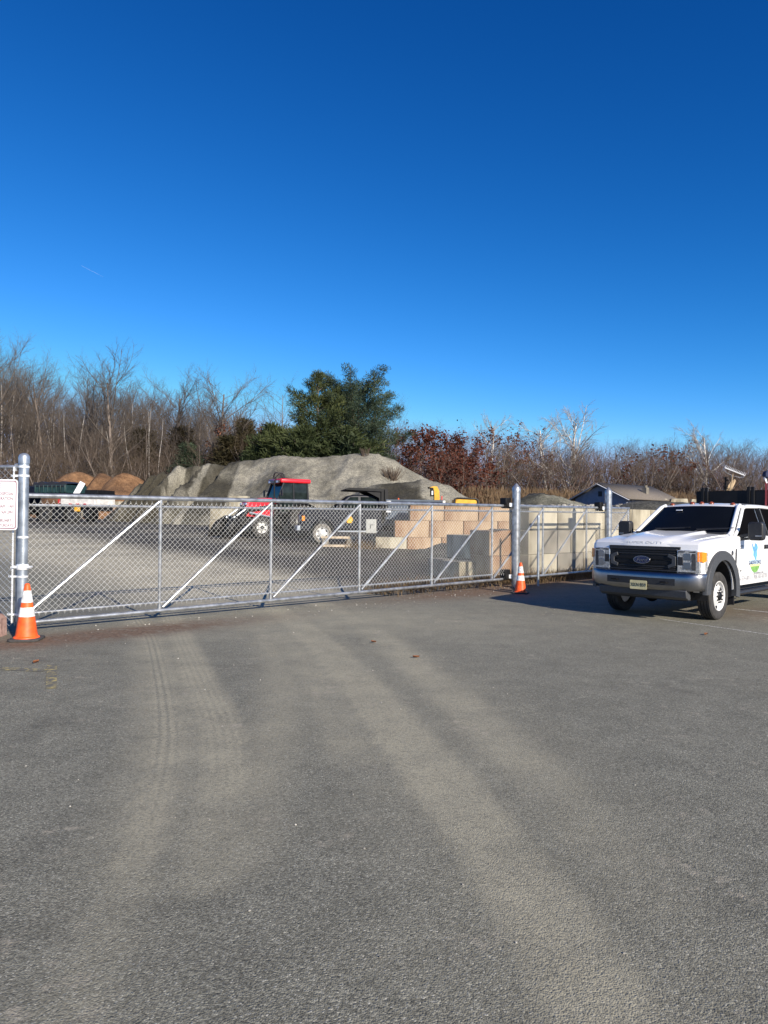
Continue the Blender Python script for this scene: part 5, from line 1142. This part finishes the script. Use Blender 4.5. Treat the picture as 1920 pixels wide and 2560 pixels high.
def conifer(name, seed, H, r, spread, m, whorls, tuft, tn, shape, up=.12, zs=.08, droop=0, gap=.0):
    rnd = random.Random(seed); T = Tree(); N = Tree(); pts = [Vector((0, 0, -.3))]; d = Vector((0, 0, 1))
    for i in range(9): d = (d+rvec(rnd)*.05).normalized(); pts.append(pts[-1]+d*(H/9)*.97)
    T.limb(pts, [r*(1-.93*i/9) for i in range(10)], 7)
    for wv in range(whorls):
        t = zs+(1-zs)*(wv+rnd.random()*.6)/whorls; f = min(t, .99)*9; i = int(f); c = pts[i].lerp(pts[i+1], f-i); nb = rnd.randint(4, 6); a0 = rnd.uniform(0, 6.28)
        for k in range(nb):
            if rnd.random() < gap: continue
            a = a0+6.28*k/nb+rnd.uniform(-.4, .4); L = spread*shape(t)*rnd.uniform(.6, 1.15)
            dd = Vector((cos(a), sin(a), up+.55*t-droop)).normalized(); lp = [c.copy()]
            for j in range(5): dd = (dd+rvec(rnd)*.14+Vector((0, 0, .06))).normalized(); lp.append(lp[-1]+dd*L/5)
            T.limb(lp, [r*.24*(1-t*.6)*(1-.85*j/5)+.01 for j in range(6)], 4)
            nt = max(5, int(tn*L/spread*1.3))
            for q in range(nt):
                u = .22+.78*(q+rnd.random())/nt; j = min(int(u*5), 4); b = lp[j].lerp(lp[j+1], u*5-j)
                side = rvec(rnd); side.z *= .28; tc_ = b+side*L*.26*rnd.random()**.6*(1.15-.5*u); ax = ((tc_-c).normalized()+Vector((0, 0, .45))+rvec(rnd)*.35).normalized()
                for e in range(20):                                  # a tuft: narrow blades fanning round its shoot
                    v = (ax*.8+rvec(rnd)*.75).normalized(); s_ = v.cross(rvec(rnd)).normalized()*tuft*.07; ln = tuft*rnd.uniform(.7, 1.2); o_ = tc_+rvec(rnd)*tuft*.75
                    N.quad(o_-s_*.6, o_+v*ln*.55-s_, o_+v*ln, o_+v*ln*.55+s_)
    root = empty(name, (0, 0, 0)); a_ = T.obj('trunk', M['bark_grey'], root, True); b_ = N.obj('crown', M[m], root)
    return (root, [a_, b_], real_h(N, 97.5), real_w(N))
wide = lambda t: max(.12, min(1, .75+.9*t)*(1-t**3.2)) 
fan = lambda t: max(.35, .55+.75*t-.85*max(0, t-.72)/.28*.6)
cone_ = lambda t: max(.06, 1-t)**.85
pine_a = conifer('pine_tree', 101, 13, .26, 4.6, 'pine', 13, .34, 44, wide, zs=.10)
pine_b = conifer('pine_tree', 102, 14, .28, 5.0, 'pine_blue', 14, .34, 44, fan, up=.28, zs=.14)
cedar_a = conifer('cedar_tree', 103, 7, .12, 2.0, 'cedar', 15, .36, 17, cone_, up=.3, zs=.04)
cedar_b = conifer('cedar_tree', 104, 8, .13, 2.3, 'cedar', 16, .38, 17, lambda t: max(.08, (1-t)**.6*min(1, .5+2*t)), up=.35, zs=.05)
spruce = conifer('spruce_tree', 105, 7, .12, 2.4, 'pine_blue', 16, .36, 19, cone_, up=.05, zs=.04)
pine_c = conifer('pine_tree', 106, 6, .12, 2.4, 'pine', 12, .42, 18, wide, zs=.06)

def stand(proto, px, py_top, Y, label, cat, group=None, rz=None, sz=None, rnd=random.Random(1), wpx=None):
    g_ = gx(px, Y); H = zt(px, py_top, Y)-g_.z; s = H/proto[2]
    if wpx: sz = wpx*Y/F/(proto[3]*s)
    return place(proto, g_-Vector((0, 0, .05)), rnd.uniform(0, 6.28) if rz is None else rz, s, label, cat, group, sz)
# single trees one can point at
stand(broad[0], 292, 882, 88, 'tallest broad bare tree standing out above the wood left of the pines', 'tree', rz=1.1, wpx=210)
stand(broad[1], 560, 938, 84, 'broad bare grey tree just left of the pines, fine twigs spread like a fan', 'tree', rz=2.4, wpx=190)
stand(forest[0], 716, 950, 88, 'bare upright tree peeping out left behind the pines', 'tree', rz=.4, sz=1.15)
stand(brown[0], 985, 1000, 92, 'bare rounded tree peeping out right behind the pines', 'tree', rz=.9, sz=.9)
stand(pine_a, 785, 958, 78, 'broad olive green pine on the left of the pair behind the gravel heap', 'pine tree', rz=.5, wpx=195)
stand(pine_b, 908, 952, 80, 'tall dark bluish pine on the right of the pair behind the gravel heap', 'pine tree', rz=2.2, wpx=188)
stand(pine_c, 682, 1074, 76, 'small bushy green pine left of the two large pines', 'pine tree', rz=1.2, sz=1.0)
stand(pine_c, 870, 1085, 74, 'low green pine growing in front of the two large pines', 'pine tree', rz=3.2, sz=1.35)
stand(pine_c, 750, 1080, 74, 'dark low pine under the left large pine', 'pine tree', rz=4.4, sz=1.2)
for px, top, Y, p_, z_, lab in ((360, 1085, 93, cedar_b, 1.5, 'olive cedar leftmost at the edge of the bare wood'), (452, 1080, 93, cedar_b, 1.6, 'broad olive cedar in the bare wood above the mulch'), (495, 1125, 82, spruce, 1.5, 'small dark spruce behind the eroded gravel face'),
                            (612, 1062, 82, cedar_b, 1.2, 'broad brownish cedar under the fan shaped bare tree'), (565, 1100, 80, cedar_a, 1.7, 'low brownish cedar behind the gravel heap')):
    stand(p_, px, top, Y, lab, 'evergreen tree', sz=z_)
for px, top, Y, i, lab in ((1432, 1026, 104, 0, 'largest white barked sycamore, standing left of the grey roofed house'), (1378, 1052, 112, 1, 'smaller pale sycamore leaning beside the largest one'), (1768, 1064, 108, 2, 'white barked sycamore behind the truck bed'),
                           (1216, 1040, 110, 1, 'thin pale sycamore rising above the dark red trees')): stand(syc[i], px, top, Y, lab, 'sycamore', rz=(2.0, .6, 1.4, 3.3)[i] if px != 1216 else 3.9, sz=.55 if px == 1216 else 1.0)
# the bare wood on the left, the lower brown wood on the right
for px, top, Y, p_, rz_, wp_, lab in ((12, 848, 90, 0, 2.8, 190, 'tall bare tree at the very left of the wood behind the gate post'), (112, 908, 91, 1, .9, 170, 'bare tree with a ragged crown second from the left in the wood'), (205, 930, 96, 0, 4.2, 150, 'lower bare tree left of the tallest broad tree'), (425, 938, 92, 1, 5.1, 190, 'broad bare tree between the tallest tree and the fan shaped tree'), (490, 985, 96, 0, 3.6, 150, 'shorter bare tree left of the fan shaped tree')):
    stand(broad[p_], px, top, Y, lab, 'tree', rz=rz_, wpx=wp_)
Lp = [(-260, 840), (0, 850), (40, 885), (75, 905), (110, 925), (150, 935), (200, 945), (230, 930), (330, 930), (400, 935), (440, 955), (500, 985), (560, 975), (640, 1000), (690, 1040), (760, 1050)]
Rp = [(880, 1065), (960, 1052), (1040, 1050), (1110, 1066), (1180, 1070), (1260, 1078), (1340, 1082), (1420, 1090), (1500, 1108), (1560, 1088), (1620, 1100), (1690, 1084), (1760, 1088), (1830, 1092), (1920, 1100), (2150, 1090)]
rnd = random.Random(77); cnt = 0
for row, (Y0, Y1, dpx, drop_) in enumerate(((112, 122, 15, (30, 75)), (98, 110, 21, (40, 110)), (86, 95, 24, (60, 160)))):
    px = -60 if row == 0 else -50
    while px < 740:
        Y = rnd.uniform(Y0, Y1); pr = rnd.choice(forest+slim+slim+broad) if row else rnd.choice(forest+broad)
        g_ = gx(px, Y); top = interp(px, Lp)+rnd.uniform(*drop_)
        stand(pr, px, top, Y, 'bare grey brown tree in the thick wood on the left', 'tree', 'bare trees of the wood behind the mulch', rz=rnd.uniform(0, 6.28), sz=rnd.uniform(.85, 1.2)); px += dpx*rnd.uniform(.6, 1.4)
for row, (Y0, Y1, dpx, drop_) in enumerate(((128, 140, 24, (8, 40)), (112, 124, 28, (5, 60)))):
    px = 890
    while px < 1960:
        Y = rnd.uniform(Y0, Y1); pr = rnd.choice(brown+brown+forest if row == 0 else brown)
        stand(pr, px, interp(px, Rp)+rnd.uniform(*drop_), Y, 'bare brown tree in the low wood on the right', 'tree', 'bare trees of the wood behind the reeds', rz=rnd.uniform(0, 6.28), sz=rnd.uniform(.9, 1.3)); px += dpx*rnd.uniform(.6, 1.4)
# undergrowth shrubs, some keeping red or rusty leaves
for px in np.arange(-40, 760, 26):
    stand(rnd.choice(bush[1:]), px+rnd.uniform(-10, 10), rnd.uniform(1090, 1160), rnd.uniform(80, 88), 'bare brown shrub at the foot of the wood on the left', 'shrub', 'bare shrubs below the left wood', rz=rnd.uniform(0, 6.28), sz=1.2)
for px in np.arange(900, 1950, 24):
    stand(rnd.choice(bush), px+rnd.uniform(-10, 10), rnd.uniform(1110, 1165), rnd.uniform(92, 106), 'bare brown shrub at the foot of the wood on the right', 'shrub', 'bare shrubs below the right wood', rz=rnd.uniform(0, 6.28), sz=1.25)
for px, top, Y, p_, lab, g_ in ((1050, 1085, 90, redtree, 'dark red leaved tree just right of the gravel heap crest', None), (1105, 1078, 92, redtree, 'tall dark red leaved tree in the middle of the red group', None), (1160, 1092, 90, redtree, 'dark red leaved tree at the right of the red group', None), (1088, 1135, 86, redbush, 'low dark red shrub under the red trees', None), (1140, 1140, 85, redbush, 'low dark red shrub close to the reeds', None), (1195, 1130, 88, redbush, 'dark red shrub at the right end of the red group', None),
                         (1262, 1082, 104, rusttree, 'rust brown leaved tree right of the red group', None), (1010, 1082, 94, rusttree, 'rust brown leaved tree beside the pines', None), (1325, 1095, 106, rusttree, 'rust brown leaved tree between the red group and the sycamores', None), (1655, 1140, 100, redbush, 'reddish shrub behind the house roof', None), (1690, 1125, 104, rusttree, 'rust brown leaved tree right of the house', None), (620, 1075, 84, rusttree, 'rust brown leaved tree between the cedars and the small pine', None), (545, 1070, 85, rusttree, 'rust brown leaved tree among the cedars', None)):
    stand(p_, px, top, Y, lab, 'tree', g_, rz=rnd.uniform(0, 6.28), sz=1.2)
for p in forest+slim+broad+syc+brown+bush+[redtree, redbush, rusttree, pine_a, pine_b, pine_c, cedar_a, cedar_b, spruce]: drop(p)

# brush filling the foot of the woods, reeds in front of it
def stalks(name, m, spots, hgt, wd, lean, plume=None, m2=None):
    rnd = random.Random(len(name)); v = []; q = []; mi = []
    def quad(a, b, c, d, k): n = len(v); v.extend((tuple(a), tuple(b), tuple(c), tuple(d))); q.append((n, n+1, n+2, n+3)); mi.append(k)
    for (x, y, z) in spots:
        h = rnd.uniform(*hgt); p = Vector((x, y, z-.1)); a = rnd.uniform(0, 6.28); d = Vector((cos(a)*lean*rnd.random(), sin(a)*lean*rnd.random(), 1))
        b = rnd.uniform(0, 3.14); s_ = Vector((cos(b), sin(b), 0))*wd; m_ = p+d*h*.55; e = p+d*h+Vector((cos(a), sin(a), 0))*lean*h*.25
        quad(p-s_, p+s_, m_+s_*.8, m_-s_*.8, 0); quad(m_-s_*.8, m_+s_*.8, e+s_*.3, e-s_*.3, 0)
        for k in range(3):                                           # side twigs or blades
            t = rnd.uniform(.25, .9); o_ = p+d*h*t; dd = (rvec(rnd)+Vector((0, 0, .7))).normalized()*h*rnd.uniform(.12, .28); quad(o_-s_*.5, o_+s_*.5, o_+dd+s_*.2, o_+dd-s_*.2, 0)
        if plume:
            w_ = Vector((cos(b), sin(b), 0)); u_ = Vector((-sin(b), cos(b), 0)); t_ = e-d*plume
            for sd in (w_, u_): quad(t_, t_+(e-t_)*.4+sd*.045, e+Vector((cos(a), sin(a), 0))*.08, t_+(e-t_)*.4-sd*.045, 1)
    return raw_mesh(name, v, q, [m, m2 or m], mi=mi)
rnd = random.Random(9); sp = []
for k in range(15000):
    px = rnd.uniform(-60, 780); Y = rnd.uniform(88, 124); sp.append(tuple(gx(px, Y)))
o = stalks('brush_undergrowth', M['twig_grey'], sp, (2, 7), .04, .6); tag(o, 'dense bare stems filling the foot of the left wood', 'undergrowth', kind='stuff')
sp = []
for k in range(11000):
    px = rnd.uniform(860, 1990); Y = rnd.uniform(100, 142); sp.append(tuple(gx(px, Y)))
o = stalks('brush_undergrowth', M['twig_brown'], sp, (2, 6), .04, .6); tag(o, 'dense bare stems filling the foot of the right wood', 'undergrowth', kind='stuff')
sp = []
for k in range(8000):
    px = rnd.uniform(1150, 1970); Y = rnd.uniform(78, 92)
    if 1430 < px < 1650 and Y < 84: Y += 8
    g_ = gx(px, Y); sp.append(tuple(g_))
hh = [zt(1300, 1212, 85)-gz(20, 85)]
o = stalks('reeds', M['reed'], sp, (hh[0]*.45, hh[0]*.95), .016, .22, .6, M['reed']); tag(o, 'tall dry tan reeds with feathery plumes below the right wood', 'reeds', kind='stuff')
sp = []
for k in range(900):
    px = rnd.choice((rnd.uniform(1440, 1500), rnd.uniform(1560, 1700))); Y = rnd.uniform(66, 69); g_ = gx(px, Y); sp.append(tuple(g_))
o = stalks('reeds', M['reed'], sp, (1.3, 2.5), .014, .25, .55, M['reed']); tag(o, 'dry reeds standing in front of the grey roofed house', 'reeds', kind='stuff')
sp = []
for k in range(900):
    q = along(rnd.uniform(7.5, 13.2), rnd.gauss(.75, .35)); sp.append((q.x, q.y, gz(q.x, q.y)+.08))
for k in range(1300):
    q = along(rnd.uniform(12.2, 18), rnd.uniform(.05, 1.05)); sp.append((q.x, q.y, .08))
for k in range(350):
    px = rnd.gauss(905, 22); Y = rnd.uniform(29.8, 31.2); q = gx(px, Y); sp.append((q.x, Y, q.z+.08))
M['weed'] = leafmat('dead_weeds', (.075, .05, .03), (.20, .14, .075), 1.5)
o = stalks('dry_weeds', M['weed'], sp, (.08, .42), .008, .8); tag(o, 'dead brown weeds straggling along the foot of the gate and block walls', 'weeds', kind='stuff')
# dry weeds on the gravel heap
root = empty('dry_bush', at(978, 1196, 57.2), 0, 'dry brown bush growing on the upper flank of the gravel heap', 'bush')
T = Tree(); rnd = random.Random(4)
for k in range(170):
    a = rnd.uniform(0, 6.28); d = Vector((cos(a)*rnd.uniform(.1, .9), sin(a)*rnd.uniform(.1, .9), 1)).normalized(); L = rnd.uniform(.6, 1.35); pts = [Vector((cos(a)*.12, sin(a)*.12, -.5))]
    for j in range(3): d = (d+rvec(rnd)*.18).normalized(); pts.append(pts[-1]+d*(L+.3)/3)
    T.limb(pts, [.022, .018, .014, .008], 3)
T.obj('stems', M['twig_brown'], root)
root = empty('dry_bush', at(912, 1140, 59.2), 0, 'small tuft of dry weeds on the crest of the gravel heap', 'bush'); T = Tree()
for k in range(50):
    a = rnd.uniform(0, 6.28); d = Vector((cos(a)*.4, sin(a)*.4, 1)).normalized(); L = rnd.uniform(.4, .8); T.limb([Vector((cos(a)*.2, sin(a)*.1, -.5)), Vector((cos(a)*.2, sin(a)*.1, 0))+d*L*.5, Vector((cos(a)*.2, sin(a)*.1, 0))+d*L], [.016, .012, .006], 3)
T.obj('stems', M['twig_brown'], root)

# house with a long roof beyond the reeds
HY = 70.0
hp0 = gx(1500, HY); hs = empty('house', (hp0.x, HY, hp0.z), R(40), 'low house with brown grey shingle roof and blue grey gable beyond the reeds', 'house')
zr = zt(1494, 1209, HY)-hp0.z; ze = zt(1494, 1246, HY)-hp0.z; hw = 3.1; ln = 9.0; sl_ = (zr-ze)/hw
# gable faces left-front: ridge runs along local x to the right and away
mb = MB(); mb.prism([(-hw+.25, 0), (hw-.25, 0), (hw-.25, ze), (0, zr-.12), (-hw+.25, ze)], 0, ln, plane='YZ'); mb.v = [(x, y, z) for x, y, z in mb.v]; wl = mb.build('wall', M['siding'], hs)
for s in (1, -1):
    mb = MB(); mb.add([(-.45, 0, zr+.02), (ln+.4, 0, zr+.02), (ln+.4, s*(hw+.3), ze-.3*sl_+.02), (-.45, s*(hw+.3), ze-.3*sl_+.02)], [(0, 1, 2, 3)]); o = mb.build('roof', M['roof_shingle'], hs); sm = o.modifiers.new('solid', 'SOLIDIFY'); sm.thickness = .12; sm.offset = 0
    mb = MB(); mb.bar((-.50, 0, zr-.06), (-.50, s*(hw+.3), ze-.3*sl_-.06), .03, .28, up=(1, 0, 0)); mb.v = [(x, y, z) for x, y, z in mb.v]; mb.build('verge_board', M['fascia'], hs)
mb = MB(); mb.box((-.012, .0, zr-1.0), (.03, .42, .5)); mb.build('vent', M['black'], wl)
mb = MB(); mb.box((ln*.55, -hw*.62, zr-hw*.62*sl_+.28), (.5, .5, .7)); mb.build('chimney', M['conc_grey'], hs, bevel=.02)
mb = MB(); mb.tube([(ln*.55, -hw*.62, zr-hw*.62*sl_+.6), (ln*.55, -hw*.62, zr-hw*.62*sl_+.85)], .18, 10); mb.build('flue', M['conc_grey'], hs)
# faint vapour trail very high and far
a, b = at(203, 664, 3000), at(258, 692, 3000); mb = MB(); n_ = 10
mb.tube([a.lerp(b, i/n_) for i in range(n_+1)], [.15+.35*sin(pi*min(1, (i+.4)/(n_+.6)))**.8*(1-.5*i/n_) for i in range(n_+1)], 8)
M['trail'] = mat('thin_white_vapour', (.85, .86, .88), 1, 0, .02, 1); M['trail'].node_tree.nodes['Principled BSDF'].inputs['Alpha'].default_value = .16; tag(mb.build('vapour_trail', M['trail']), 'short thin white vapour trail high in the blue sky', 'vapour trail')
